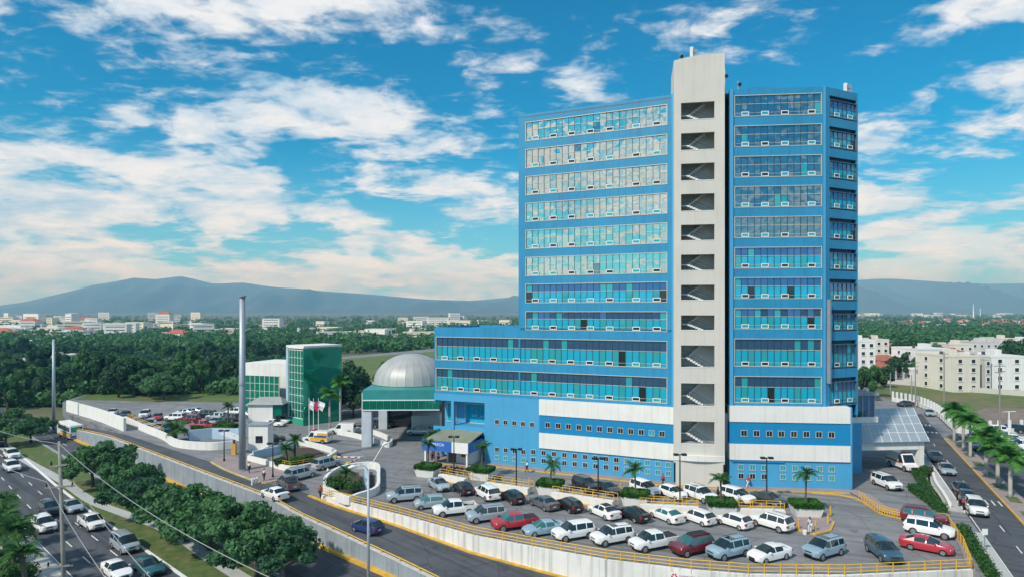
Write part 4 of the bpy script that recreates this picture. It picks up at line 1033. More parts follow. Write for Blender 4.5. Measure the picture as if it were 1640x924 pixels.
# ------------------------------------------------------------------ motorcycles by the railing
def motorbike(x, y, head, col, label):
    t = thing('motorcycle', label, 'motorcycle', (x,y,0), R(head), 'motorcycles parked by the railing')
    for x_ in (.62,-.62):
        w = MB().tube([(x_,-.05,.3),(x_,.05,.3)],.3,14).build('wheel',TYRE,t); MB().tube([(x_,-.055,.3),(x_,.055,.3)],.17,10).build('rim',RIM,w)
    MB().tube([(.6,0,.35),(.42,0,.95)],.04,6).build('fork',RIM,t); MB().tube([(.40,-.33,1.02),(.42,0,.95),(.40,.33,1.02)],.022,6).build('handlebar',BLACK,t)
    MB().tube([(.4,0,.72),(.15,0,.80),(-.1,0,.70)],[.1,.15,.1],8).build('tank',PAINT[col],t); MB().tube([(0,0,.76),(-.3,0,.78),(-.7,0,.82)],[.1,.13,.08],8).build('seat',TRIM,t)
    MB().box(-.25,.25,-.12,.12,.25,.6).build('engine',GALV,t)
P0, P1 = Vector(G(704,757)), Vector(G(756,760))
for i in range(7):
    p = P0.lerp(P1, i/6); motorbike(p.x, p.y+0.7, 70+RNG.uniform(-8,8), ['black','black','blue','black','red','maroon','black'][i], ['first','second','third','fourth','fifth','sixth','last'][i]+' motorcycle from the left in the row between the two left planters')
x,y = G(800,775); motorbike(x,y,60,'black','motorcycle with white fairing standing alone beside the lamp post')
# ------------------------------------------------------------------ vegetation
def leaves(mb, rng, c, rad, n, size, shell=0.35, up=0.3):
    """n leaf quads through an ellipsoid"""
    for _ in range(n):
        while True:
            d = Vector((rng.uniform(-1,1), rng.uniform(-1,1), rng.uniform(-1,1)))
            if 0.05 < d.length < 1: break
        d = d.normalized() * (shell + (1-shell)*rng.random()**0.6)
        p = Vector((c[0]+d.x*rad[0], c[1]+d.y*rad[1], c[2]+d.z*rad[2]))
        nrm = (d.normalized() + Vector((rng.uniform(-1,1), rng.uniform(-1,1), rng.uniform(-1,1)+up))*0.9).normalized()
        a = nrm.orthogonal().normalized(); b = nrm.cross(a); t = rng.uniform(0, 6.28); a, b = a*math.cos(t)+b*math.sin(t), b*math.cos(t)-a*math.sin(t)
        s = size*rng.uniform(0.6, 1.3)
        mb.add([p-a*s, p-b*s*0.6+nrm*s*.1, p+a*s, p+b*s*0.6+nrm*s*.1], [(0,1,2,3)])
def tree_proto(seed, R_, H_, leafm, n=4200, size=0.26, flat=0.35, clumps=16, tf=0.42):
    """spreading tree: trunk with limbs, crown of leaf clumps"""
    rng = random.Random(seed)
    tr = MB(); cr = MB(); zt = H_*tf
    tr.tube([(0,0,-0.2),(0.08,0.05,zt*.5),(0.0,0.1,zt)], [0.26,0.19,0.16], 8)
    for k in range(clumps):
        an = k*2.4+rng.uniform(-.4,.4); rr = R_*math.sqrt((k+.5)/clumps)*rng.uniform(.8,1.0)
        x, y = rr*math.cos(an), rr*math.sin(an); z = H_*(0.82 - (0.30 if tf > .3 else 0.5)*(rr/R_)**2) + rng.uniform(-.6,.6)
        cr_r = R_*rng.uniform(.18,.38)
        leaves(cr, rng, (x,y,z), (cr_r, cr_r, cr_r*flat*1.7), n//clumps, size)
        tr.tube([(0,0,zt*.85),(x*.45,y*.45,zt+(z-zt)*.55),(x*.9,y*.9,z-.1)], [.12,.07,.03], 5)
    return tr.mesh('trunk', BARK, True), cr.mesh('crown', leafm)
TREES = [tree_proto(11+i, 4.0, 5.2, (LEAF_TREE,LEAF_B,LEAF_TREE,LEAF_C)[i], (4600,3600,4000,3000)[i], 0.23, .35, (16,12,14,10)[i]) for i in range(4)]
TALL = [tree_proto(31+i, 3.2, 7.2, (LEAF_B,LEAF_C,LEAF_C,LEAF_B,LEAF_C)[i], 3000, 0.30, .75, (9,12,7,14,10)[i], .25) for i in range(5)]
def tree(x, y, z, i, sc, label, group, rz=None, kind=0):
    pool = TREES if kind == 0 else TALL if kind == 1 else TALL+TREES[:2]
    tr, cr = pool[(i*7+i//3) % len(pool)]
    t = thing('tree', label, 'tree', (x,y,z), RNG.uniform(0,6.28) if rz is None else rz, group); t.scale = (sc,sc,sc*RNG.uniform(.9,1.1))
    link('trunk', tr, t); link('crown', cr, t); return t
med = [(10,716,1.0),(50,709,.95),(22,690,.9),(66,694,.7),(148,780,1.0),(163,778,1.15),(205,800,.9),(228,838,.95),(262,848,1.0),(298,868,1.15),(335,880,1.1),(372,900,1.1),(412,925,1.15),(452,938,.95)]
lab = ['tree at the far left of the median lawn','second tree from the left edge on the median lawn','tree behind the first median tree near the left edge','smallest tree on the median behind the slim mast','broad tree beside the upper crossarm of the wooden pole','broad tree on the median in front of the bus','small tree behind the path near the retaining wall','tree standing where the path bends','tree right of the path bend on the median','wide tree in the middle of the long median group','wide tree right of the middle in the median group','tree near the right end of the median group','last big tree at the bottom of the median','bare branched tree at the right tip of the median']
for i, ((px,py,s), lb) in enumerate(zip(med, lab)):
    x, y = G(px, py, ZA); tree(x, y, ZA, i, s*1.14, lb, 'median trees')
# dense wooded blocks at the left
for i,(px,py,s) in enumerate(((12,655,1.3),(35,645,1.5),(58,640,1.6),(82,648,1.4),(100,640,1.5),(20,628,1.6),(48,620,1.8),(75,617,1.8),(98,620,1.7),(8,608,1.6),(118,632,1.5),(140,628,1.6),(165,632,1.6),(190,636,1.4),(215,634,1.5),(240,636,1.4),(262,640,1.3),(130,612,1.8),(170,610,1.8),(210,612,1.7),(250,614,1.6),(290,622,1.6),(320,628,1.5),(300,606,1.7),(345,612,1.6),(372,620,1.4))):
    z = ZA if px < 120 else 0.0
    x, y = G(px, py, z); tree(x, y, z, i, s*1.0, kind=2, rz=None, label='dark green broad tree in the dense grove beyond the left car park', group='grove trees at the left')
for i,(px,py,s) in enumerate(sorted(((500,676,1.0),(520,668,1.3),(545,664,1.4),(566,668,1.3),(582,664,1.4),(535,655,1.5),(560,652,1.6),(640,650,1.5),(620,640,1.5),(470,648,1.5)))):
    x, y = G(px, py); tree(x, y, 0, i, s*.9, nth(i,10)+' dark tree in the thicket behind the flagpoles', 'thicket behind the flagpoles', kind=1)
# casuarina rows behind the left grove
for i in range(24):
    px = -5 + i*21; x, y = G(px, 578+RNG.uniform(-4,4), ZA); tree(x, y, ZA, i, RNG.uniform(1.1,1.7), nth(i,24)+' tall dark tree in the shelter belt below the distant town', 'shelter belt trees', kind=1)

# palms
def frond_mesh(L_, droop, leafm, seed, wl=0.55, n=22):
    rng = random.Random(seed); mb = MB()
    def pt(t): return Vector((L_*t*(1-.25*droop*t), 0, L_*(0.42*t - droop*t*t)))
    for i in range(7): pass
    mb.tube([pt(i/7) for i in range(8)], [.05-.006*i for i in range(8)], 4)
    for i in range(n):
        t = .12+.88*i/n; p = pt(t); d = (pt(min(1,t+.02))-pt(t-.02)).normalized(); ll = wl*math.sin(math.pi*(.15+.8*t))*rng.uniform(.85,1.15)
        for s in (1,-1):
            q = p + Vector((d.x*ll*.45, s*ll*.8, -ll*rng.uniform(.25,.75))); w = d*0.055*L_/2.2
            mb.add([p-w, p+w, q+w*.3, q-w*.3], [(0,1,2,3)])
    return mb.mesh('frond', leafm)
FR_BIG = [frond_mesh(2.8, .62+.12*i, LEAF_PALM, i, 1.0, 34) for i in range(3)]
FR_SM = [frond_mesh(1.7, .6+.15*i, LEAF_PALM2, 5+i, .5, 20) for i in range(3)]
def palm(x, y, z, h, label, group, big=True, nf=15, lean=0.0, r=0.22):
    t = thing('royal_palm' if big else 'palm', label, 'palm tree', (x,y,z), RNG.uniform(0,6.28), group)
    k = [(lean*(i/6)**2, 0, h*i/6) for i in range(7)]
    rad = [r*1.25,r*.95,r*1.0,r*1.05,r*.95,r*.8,r*.7] if big else [r]*7
    MB().tube(k, rad, 10).build('trunk', PTRUNK if big else BARK, t, smooth=True)
    if big: MB().tube([(lean,0,h),(lean,0,h+.9)], [r*.68,r*.4], 10).build('crownshaft', LEAF_PALM, t, smooth=True)
    top = h+(.85 if big else 0)
    for i in range(nf):
        o = link('frond', (FR_BIG if big else FR_SM)[i%3], t, (lean,0,top))
        o.rotation_euler = (0, RNG.uniform(-.75,.25) if i % 3 else RNG.uniform(-1.1,-.5), i*2.4+RNG.uniform(-.3,.3)); s = RNG.uniform(.85,1.15); o.scale = (s,s,s)
    return t
ROY = [(1531,714),(1542,720),(1554,735),(1578,757),(1598,785),(1616,797)]
for i,(px,py) in enumerate(((1528,708),(1543,721),(1554,733),(1579,763),(1598,778),(1618,797))):
    x,y = G(px,py); lb = ['royal palm farthest up the street median','second farthest royal palm on the street median','royal palm with white trunk third from the far end of the median','royal palm third from the near end of the median','royal palm second from the near end of the median','nearest royal palm on the street median'][i]
    palm(x, y, 0, [5.0,5.0,4.9,4.9,4.4,4.4][i], lb, 'royal palms on the median', True, 26, r=.24)
# planters with clipped hedges and palms
PLM = WHITE
def hedge_mesh(w, d, h, leafm, n, seed, ring=0.0):
    rng = random.Random(seed); mb = MB()
    for _ in range(n):
        x = rng.uniform(-w/2,w/2); y = rng.uniform(-d/2,d/2); z = rng.uniform(0,h)
        f = rng.randrange(4)
        if f == 0: z = h
        elif f == 1: y = -d/2*rng.choice((1,1,-1))
        elif f == 2: x = w/2*rng.choice((1,-1))
        else: z = h
        if ring and abs(x) < w/2-ring and abs(y) < d/2-ring and z > h*.6: continue
        p = Vector((x,y,z)); nrm = Vector((rng.uniform(-1,1),rng.uniform(-1,1),rng.uniform(-.2,1.4))).normalized(); a = nrm.orthogonal().normalized(); b = nrm.cross(a); s = .09*rng.uniform(.7,1.4)
        mb.add([p-a*s,p-b*s,p+a*s,p+b*s],[(0,1,2,3)])
    k = .05; 
    if ring:
        for (x0,x1,y0,y1) in ((-w/2+k,w/2-k,-d/2+k,-d/2+ring),(-w/2+k,w/2-k,d/2-ring,d/2-k),(-w/2+k,-w/2+ring,-d/2+ring,d/2-ring),(w/2-ring,w/2-k,-d/2+ring,d/2-ring)): mb.box(x0,x1,y0,y1,0,h-k)
    else: mb.box(-w/2+k,w/2-k,-d/2+k,d/2-k,0,h-k)
    return mb.mesh('hedge', leafm)
HM = hedge_mesh(3.2,2.6,.55,LEAF_HEDGE,2600,1,.5)
pl = [(684,764,'leftmost'),(771,769,'second'),(882,793,'third'),(1020,811,'fourth'),(1159,826,'fifth'),(1296,829,'rightmost')]
for i,(px,py,w_) in enumerate(pl):
    x,y = G(px,py); rz = R([-22,-22,-20,-20,-8,-5][i]); y += .9
    lb = w_+' of the six white planters in the car park' if w_ in ('leftmost','rightmost') else w_+' white planter from the left in the car park'
    t = thing('planter', lb, 'planter', (x,y,0), rz, 'white planters')
    MB().prism([(-1.3,-1.0),(1.3,-1.0),(1.3,1.0),(-1.3,1.0)],0,1.15,1.25).build('box', PLM, t); MB().box(-1.4,1.4,-1.1,1.1,1.0,1.13).build('soil', M('soil',(0.07,0.05,0.035),0.95), t)
    h = link('hedge', HM, None, (x,y,1.15), rz); tag(h, 'clipped green hedge in the '+w_+' white planter from the left' if w_ not in ('leftmost','rightmost') else 'clipped green hedge in the '+w_+' white planter', 'hedge', 'planter hedges')
    if w_ == 'leftmost': palm(x,y,1.1,3.4,'small palm in the leftmost white planter','planter palms',False,14,.2,.12)
    else: palm(x,y,1.1,[0,3.3,2.6,3.0,3.0,3.6][i],'small palm in the '+w_+' white planter'+('' if w_=='rightmost' else ' from the left'),'planter palms',False,14,.25*(-1)**i,.11)
# wall and rails between the planters
wallpts = [(-11.9,91.4),(-5.2,86.9),(3.5,82.3),(13.6,76.6),(23.6,74.8),(33.3,73.7)]
for i,(a,b) in enumerate(zip(wallpts[:-1], wallpts[1:])):
    a = Vector(a); b = Vector(b); d = (b-a).normalized(); a2 = a+d*1.7; b2 = b-d*1.7; nn = Vector((-d.y,d.x))
    w = tag(MB().wallstrip([tuple(a2+nn*.5),tuple(b2+nn*.5)],-.05,.85,.9).build('low_wall',WHITE), 'low white wall between the %s planters'%['two leftmost','second and third','third and fourth','fourth and fifth','two rightmost'][i], 'wall', 'low walls between planters')
    pos = ['two leftmost','second and third','third and fourth','fourth and fifth','two rightmost'][i]
    railing('railing','yellow railing on the low wall between the %s planters'%pos,[tuple(a2+nn*.5),tuple(b2+nn*.5)],.85,.75,2,1.4,YEL,.04)
    railing('railing','rear yellow railing behind the low wall between the %s planters'%pos,[tuple(a2+nn*2.0),tuple(b2+nn*2.0)],0.0,1.45,2,1.6,YEL,.04)
    ky = [tuple(a2-nn*.15),tuple(b2-nn*.15)]; kerb('yellow_kerb',ky,-.05,.13,.25,YKERB)
# paved island at the right end with bollards
isl = [G(1265,835),G(1278,849),G(1305,856),G(1330,850),G(1336,836),G(1322,822),G(1290,818)]
mb = MB().prism(isl,-.05,.14); struct('paved_island', mb, PAVE)
kerb('yellow_kerb', isl[:5], -.05,.15,.2,YKERB)
for i,(px,py) in enumerate(((1279,848),(1306,851),(1326,840),(1330,826))):
    x,y = G(px,py); t = thing('bollard',['yellow bollard nearest the man on the paved island','yellow bollard right of the man on the paved island','yellow bollard at the right tip of the paved island','rearmost yellow bollard on the paved island'][i],'bollard',(x,y,.14))
    MB().tube([(0,0,0),(0,0,1.0)],.09,10).build('post',YEL,t); MB().tube([(0,0,1.0),(0,0,1.06)],[.1,.04],10).build('cap',YEL,t)
# slip-road bollards at the hospital front
for i,(px,py) in enumerate(((848,775),(994,785),(1265,812))):
    x,y = G(px,py); t = thing('bollard','small yellow bollard on the drive in front of the hospital, %s of three'%['leftmost','middle','rightmost'][i],'bollard',(x,y,0)); MB().tube([(0,0,0),(0,0,.9)],.08,8).build('post',YEL,t); MB().tube([(0,0,.9),(0,0,.96)],[.09,.03],8).build('cap',YEL,t)

# ------------------------------------------------------------------ street lamps, poles, wires
def lamp(px,py,h,label):
    x,y = G(px,py); t = thing('lamp_post',label,'lamp post',(x,y,0),0,'black car park lamps')
    MB().tube([(0,0,0),(0,0,h)],[.10,.07],8).build('pole',BLACK,t); MB().tube([(0,0,0),(0,0,.5)],.16,8).build('base',BLACK,t)
    MB().box(-.55,.55,-.06,.06,h,h+.1).build('bracket',BLACK,t)
    for s in (-1,1): MB().box(s*.5-.28,s*.5+.28,-.3,.2,h-.05,h+.18).build('lamp_head',BLACK,t)
lamp(827,787,5.6,'black lamp post in front of the second and third planters'); lamp(727,767,6.0,'black lamp post in front of the kiosk'); lamp(958,803,5.4,'black lamp post behind the middle row near the black cars'); lamp(1089,812,6.4,'black lamp post at the left of the stair shaft foot'); lamp(1228,802,5.4,'black lamp post before the right podium windows')
lamp(359,739,4.9,'black lamp post on the paved island left of the monopole'); lamp(437,765,4.9,'black lamp post on the paved island beside the ramp wall')
# tall monopole
x,y = G(388,754); t = thing('monopole','thick grey steel monopole on the paved island','pole',(x,y,0))
MB().tube([(0,0,0),(0,0,10),(0,0,26)],[.5,.47,.42],18).build('shaft',GALV,t,smooth=True); MB().tube([(0,0,0),(0,0,.35)],.75,18).build('base_plate',GALV,t); MB().tube([(0,0,12.9),(0,0,13.1)],.56,18).build('flange',GALV,t); MB().tube([(0,0,26),(0,0,26.2)],.6,18).build('cap_plate',GALV,t)
# lamp post by the median
lx,ly = -230/FPX*55, 55.0; t = thing('street_lamp','tall grey street lamp with curved arm in front of the service road','street lamp',(lx,ly,ZA))
hp = 13.4; MB().tube([(0,0,0),(0,0,hp)],[.16,.09],10).build('pole',GALV,t,smooth=True)
MB().tube([(0,0,hp),(-.25,0,hp+.30),(-.7,0,hp+.45),(-1.2,0,hp+.35)],.045,6).build('arm',GALV,t)
MB().tube([(0,0,hp),(.5,.2,hp+.9),(1.2,.4,hp+2.1)],.04,6).build('arm',WHITE2,t)
MB().tube([(-1.15,0,hp+.34),(-1.4,0,hp+.3),(-1.75,0,hp+.2)],[.08,.16,.07],8).build('lamp_head',WHITE2,t); MB().tube([(1.15,.4,hp+2.05),(1.35,.45,hp+2.2),(1.6,.5,hp+2.25)],[.08,.14,.06],8).build('lamp_head',WHITE2,t)
# utility pole
ux,uy = -725/FPX*50, 50.0; t = thing('utility_pole','weathered utility pole with crossarms over the avenue','utility pole',(ux,uy,ZA))
WOOD = M('weathered_pole',(0.24,0.235,0.22),0.9,var=0.2,scale=1.0,streak=.3); zt = 13.8-ZA
MB().tube([(.55,0,0),(0,0,zt)],[.20,.11],10).build('pole',WOOD,t,smooth=True)
zz = [24-(745-497)*50/FPX-ZA, 24-(779-497)*50/FPX-ZA, 24-(906-497)*50/FPX-ZA]
for k,z in enumerate(zz):
    w = [.8,1.25,1.1][k]; MB().bar((-w*.9+.1,-.12,z-.05),(w*.9+.15,-.12,z+.12),.09,.12).build('crossarm',WOOD,t)
    for s in (-1,1): MB().tube([(s*w*.8+.1,-.12,z+.05),(s*w*.8+.1,-.12,z+.35)],[.07,.05],6).build('insulator',BLACK,t)
WIRE = M('cable',(0.30,0.31,0.33),0.6)
def wire(p,q,sag,label):
    p,q = Vector(p),Vector(q); pts = [p.lerp(q,i/14)-Vector((0,0,sag*4*(i/14)*(1-i/14))) for i in range(15)]
    tag(MB().tube(pts,.022,5).build('overhead_cable',WIRE),label,'cable')
top = Vector((ux,uy,13.6)); dirw = Vector((.754,-.657,0))
wire(top, Vector((-8.6,26.0,12.6)), .8, 'single pale cable from the pole top across the median trees')
wire(Vector((ux-1.0,uy,zz[1]+ZA+.4)), Vector((-14,26,9.9)), .6, 'left of the two lower cables over the avenue'); wire(Vector((ux+1.1,uy,zz[1]+ZA+.45)), Vector((-11.5,26,10.0)), .6, 'right of the two lower cables over the avenue')
wire(top, top-dirw*70+Vector((0,0,-1)), 1.5, 'cable running from the pole top towards the left edge'); wire(Vector((ux-1.0,uy,zz[1]+ZA+.4)), Vector((ux-1.0,uy,zz[1]+ZA-.6))-dirw*70, 1.5, 'lower cable running from the crossarm towards the left edge')
# slim pole at far left
x,y = G(86,690,ZA); t = thing('light_mast','slim pale mast behind the median trees at the left','pole',(x,y,ZA)); MB().tube([(0,0,0),(0,0,20.6)],[.38,.26],12).build('shaft',GALV,t,smooth=True); MB().tube([(0,0,0),(0,0,.4)],.6,12).build('base_plate',GALV,t)
MB().box(-.4,.4,-.1,.1,17.3,17.4).build('bracket',GALV,t)
# poles along the side street
for i,(px,pyb,pyt,lb) in enumerate(((1512,668,563,'dark wooden pole beside the field wall'),(1466,652,577,'pole with transformer behind the porch'),(1601,722,581,'tall pale pole behind the royal palms'),(1616,716,659,'white lamp pole beside the far right car park'),(1426,628,596,'short pale pole in front of the field'),(1460,640,600,'thin pale pole by the curve of the side street'))):
    x,y = G(px,pyb); h = 24-(pyt-497)*y/FPX; t = thing('utility_pole',lb,'utility pole',(x,y,0)); m = [WOOD,WOOD,WOOD,WHITE2,GALV,GALV][i]
    MB().tube([(0,0,0),(0,0,h)],[.17,.10],8).build('pole',m,t)
    if i in (0,1,2):
        MB().bar((-1,0,h-.5),(1,0,h-.5),.1,.12).build('crossarm',WOOD,t); MB().bar((-.8,0,h-1.6),(.9,0,h-1.4),.1,.12).build('crossarm',WOOD,t)
        if i == 1: MB().tube([(.3,0,h-3.2),(.3,0,h-2.2)],.28,10).build('transformer',GALV,t)
    if i == 3: MB().bar((-1.3,0,h),(1.2,0,h+.1),.12,.1).build('lamp_arm',WHITE2,t)

# ------------------------------------------------------------------ side street
RD = Vector((-.44,-.898)).normalized(); RN = Vector((.898,-.44)).normalized()
def ST(u,v): p = RN*u - RD*v; return (p.x,p.y)      # u across (to the right), v away from the camera
struct('side_street', MB().add([(*ST(14.9,40),.006),(*ST(20,40),.006),(*ST(20,175),.006),(*ST(14.9,175),.006)],[(0,1,2,3)]), ASPH)
struct('side_street', MB().add([(*ST(22.6,40),.006),(*ST(29,40),.006),(*ST(29,175),.006),(*ST(22.6,175),.006)],[(0,1,2,3)]), ASPH)
mb = MB().prism([ST(20,40),ST(22.6,40),ST(22.6,143),ST(20,143)],-.05,.15); struct('palm_median', mb, PAVE)
kerb('yellow_kerb',[ST(19.95,40),ST(19.95,143),ST(22.65,143)],-.05,.16,.2,YKERB)
for v in range(78,142,7): struct('grass_plot', MB().add([(*ST(20.7,v),.156),(*ST(22.0,v),.156),(*ST(22.0,v+3),.156),(*ST(20.7,v+3),.156)],[(0,1,2,3)]), GRASS)
mb = MB().prism([ST(12.9,92),ST(14.8,92),ST(14.8,152),ST(12.9,152)],-.05,.14); struct('sidewalk', mb, PATHM)
mb = MB().prism([ST(13.9,40),ST(15.0,40),ST(15.0,84),ST(13.9,84)],-.05,.14); struct('sidewalk', mb, PATHM)
kerb('kerb',[ST(14.85,92),ST(14.85,152)],-.05,.15,.14,WHITE2)
mb = MB()
for v in (149,158):
    for k in range(7): mb.quad((*ST(15.1+k*.72,v),.011),(*ST(15.45+k*.72,v),.011),(*ST(15.45+k*.72,v+1.6),.011),(*ST(15.1+k*.72,v+1.6),.011))
for k in range(14): mb.quad((*ST(15.2+k*.35,97),.011),(*ST(15.38+k*.35,97),.011),(*ST(15.38+k*.35,99.3),.011),(*ST(15.2+k*.35,99.3),.011)) if k%2==0 else None
for k in range(9): mb.quad((*ST(22.9+k*.7,97),.011),(*ST(23.25+k*.7,97),.011),(*ST(23.25+k*.7,99.5),.011),(*ST(22.9+k*.7,99.5),.011))
for v in range(44,146,7): mb.quad((*ST(17.4,v),.011),(*ST(17.52,v),.011),(*ST(17.52,v+2.2),.011),(*ST(17.4,v+2.2),.011))
mb.quad((*ST(15.1,70),.011),(*ST(15.22,70),.011),(*ST(15.22,96),.011),(*ST(15.1,96),.011))
# turn arrow and lettering patch
mb.add([(*ST(17.0,62),.011),(*ST(17.5,64.5),.011),(*ST(18.0,62),.011),(*ST(17.65,62),.011),(*ST(17.65,59.5),.011),(*ST(17.35,59.5),.011),(*ST(17.35,62),.011)],[(0,6,5,4,3,2,1)])
struct('street_markings', mb, ROADPAINT)
# hedges and beds between the car park and the street
def bed(name, pts, w, h, label, flowers=False, n=900):
    rng = random.Random(len(name)+n); mb = MB(); P = resample(pts, .6)
    for p in P:
        for _ in range(int(n/len(P))):
            q = (p.x+rng.uniform(-w/2,w/2), p.y+rng.uniform(-w/2,w/2), h*(.35+.5*rng.random())); leaves(mb, rng, q, (.25,.25,.22), 2, .11)
        mb.box(p.x-w*.35,p.x+w*.35,p.y-.35,p.y+.35,-.02,h*.6)
    return tag(mb.build(name, LEAF_SHRUB), label, 'hedge')
bed('hedge',[ST(13.35,64),ST(13.35,84)],0.9,1.0,'flowering dark hedge below the right end of the car park',n=2600); bed('hedge',[ST(12.0,92),ST(11.9,118)],1.2,.9,'narrow hedge along the side street pavement beside the porch',n=2600)
bed('hedge',[(51.0,75.8),(52.2,80.5),(53.2,85)],1.1,1.2,'clipped hedge at the corner behind the maroon wagon',n=1500)
bed('hedge',[ST(12.9,46),ST(12.9,63)],1.3,1.1,'dark hedge at the lower right corner of the picture',n=2600)
w = tag(MB().wallstrip(smoothline([(62.4,95.0),(58.2,88),(55.3,82),(53.0,77.5)]),-.05,.75,.35).build('low_wall',WHITE),'low white wall curving from the porch pillar','wall')
kerb('yellow_kerb',smoothline([(61.6,94.6),(57.5,88),(54.7,82),(52.3,77.5)]),-.05,.14,.25,YKERB)
leaves_pot = bed('shrub',[G(1480,764),G(1482,760)],1.0,1.6,'shrub at the foot of the porch pillar',n=700)
x,y = G(1577,884); t = thing('street_sign','small white street sign on a post by the kerb','sign',(x,y,.0)); MB().tube([(0,0,0),(0,0,2.3)],.05,8).build('post',GALV,t); MB().box(-.28,.28,-.05,-.02,1.75,2.35).build('plate',WHITE2,t)

# field, bare ground, field wall
struct('grass_field', MB().add([(*G(1400,632),.012),(*G(1455,648),.012),(*G(1530,668),.012),(*G(1760,668),.012),(*G(1800,618),.012),(*G(1400,612),.012)],[(0,1,2,3,4,5)]), layered('field_grass',[(0.09,0.16,0.035),(0.13,0.17,0.05),(0.20,0.15,0.09),(0.06,0.12,0.03)],[1,.05,.03,.2],bump=.3,thr=.56))
struct('bare_ground', MB().add([(*G(1528,668),.016),(*G(1545,682),.016),(*G(1760,690),.016),(*G(1760,655),.016),(*G(1580,653),.016)],[(0,1,2,3,4)]), layered('bare_earth',[(0.22,0.17,0.145),(0.28,0.22,0.18),(0.16,0.13,0.11)],[1,.1,.5],bump=.3))
fw = smoothline([G(1430,642),G(1470,650),G(1500,664),G(1523,684),G(1540,694),G(1600,694),G(1720,690)])
t = thing('boundary_wall','low white boundary wall with posts round the field','wall'); MB().wallstrip(fw,-.05,1.0,.25).build('wall_face',WHITE,t)
pm = MB().box(-.2,.2,-.2,.2,0,2.6).mesh('post',WHITE2)
for p in resample(fw,5.5): link('post',pm,t,(p.x,p.y,0))
fb = [G(1400,612),G(1425,614),G(1480,619),G(1560,628),G(1720,640)]
tag(MB().wallstrip(fb,-.05,1.5,.3).build('boundary_wall',M('block_wall',(0.50,0.48,0.45),.9,var=.1,scale=.2)),'long pale block wall behind the green field','wall')

# ------------------------------------------------------------------ apartment blocks
APT = {'white':M('apt_white',(0.76,0.76,0.75),.85,var=.06,scale=.2,streak=.2),'cream':M('apt_cream',(0.70,0.66,0.58),.85,var=.06,scale=.2,streak=.2),'grey':M('apt_grey',(0.58,0.57,0.55),.85,var=.08,scale=.2,streak=.2)}
TILE = M('red_tile',(0.36,0.11,0.07),.85,var=.2,scale=.4,bump=.3,bscale=3); FLATROOF = M('flat_roof',(0.36,0.35,0.34),.9,var=.15,scale=.15)
def block(px0,px1,pyt,pyb,depth,mat,label,floors,cols,rz=0.0,roof='flat',z=0.0,group=None,cat='apartment block',name='apartment_block'):
    x0,y0 = G(px0,pyb,z); x1,_ = G(px1,pyb,z); h = (CAM_H-z)-(pyt-497)*y0/FPX; w = x1-x0
    t = thing(name,label,cat,(x0,y0,z),rz,group)
    MB().box(0,w,0,depth,0,h).build('wall',mat,t)
    if roof == 'flat':
        MB().box(.25,w-.25,.25,depth-.25,h-.02,h+.03).build('roof',FLATROOF,t)
        mb = MB().wallstrip([(0,0),(w,0),(w,depth),(0,depth),(0,0)],h-.01,h+.55,.2); mb.build('parapet',mat,t)
        MB().box(w*.55,w*.75,depth*.4,depth*.65,h+.03,h+2.0).build('stair_head',mat,t)
        MB().tube([(w*.3,depth*.5,h),(w*.3,depth*.5,h+1.3)],.5,10).build('water_tank',M('tank',(0.05,0.06,0.07),.6),t)
    else:
        e = .5; MB().add([(-e,-e,h),(w+e,-e,h),(w+e,depth+e,h),(-e,depth+e,h),(w*.3,depth/2,h+1.9),(w*.7,depth/2,h+1.9)],[(0,1,5,4),(1,2,5),(2,3,4,5),(3,0,4),(3,2,1,0)]).build('roof',TILE,t)
    fh = h/floors; ww = min(1.1, w/cols*.5)
    fm = MB().box(-ww/2-.1,ww/2+.1,-.05,.06,-.65,.65).mesh('window',WHITE2); pn = MB().box(-ww/2,ww/2,-.07,-.03,-.55,.55).mesh('pane',GL_DARK); sl = MB().box(-ww/2-.2,ww/2+.2,-.18,.05,-.78,-.66).mesh('sill',mat)
    for f in range(floors):
        for c in range(cols):
            W = link('window',fm,t,((c+.5)*w/cols,0,fh*(f+.55))); link('pane',pn,W); link('sill',sl,W)
        for s,X in ((-1,0),(1,w)):
            for c in range(2):
                W = link('window',fm,t,(X,depth*(.3+.4*c),fh*(f+.55)),s*math.pi/2); link('pane',pn,W); link('sill',sl,W)
    return t
block(1527,1572,572,628,16,APT['cream'],'beige four storey apartment block in the middle of the right hand group',4,2,R(4)); block(1578,1587,576,627,12,APT['grey'],'narrow recessed block between the beige and white apartment blocks',4,1)
block(1588,1640,572,626,16,APT['white'],'white four storey apartment block at the right edge',4,2,R(-3)); block(1470,1526,560,602,14,APT['white'],'white apartment block left of the beige one and farther back',3,4,R(6))
block(1376,1402,547,612,14,APT['white'],'white five storey block right beside the hospital tower',5,2); block(1402,1424,545,590,14,APT['cream'],'cream block behind the white five storey block',4,2)
block(1424,1447,556,576,12,APT['white'],'small white block with red trim left of the wooded hollow',2,3,0,'hip'); block(1522,1560,552,580,14,APT['cream'],'tan flat roofed house behind the beige block',2,3)
block(1556,1600,548,574,14,APT['grey'],'grey block with flat roof in the rear row',2,4); block(1602,1630,543,572,14,APT['cream'],'cream block with terrace in the rear row at the right',3,3); block(1626,1665,546,572,14,APT['white'],'white block cut by the right edge in the rear row',3,3)
block(1412,1446,577,598,12,APT['cream'],'house with red hipped roof below the hospital corner',2,3,0,'hip',cat='house',name='house'); block(1482,1525,596,618,12,APT['white'],'small white house in front of the wooded hollow',1,4,0,'flat',cat='house',name='house'); block(1408,1436,590,606,10,APT['white'],'white house with dark roof by the field wall',1,3,0,'hip',cat='house',name='house')
block(1520,1545,564,584,10,APT['cream'],'house with red tiled roof behind the beige block',2,2,0,'hip',cat='house',name='house')
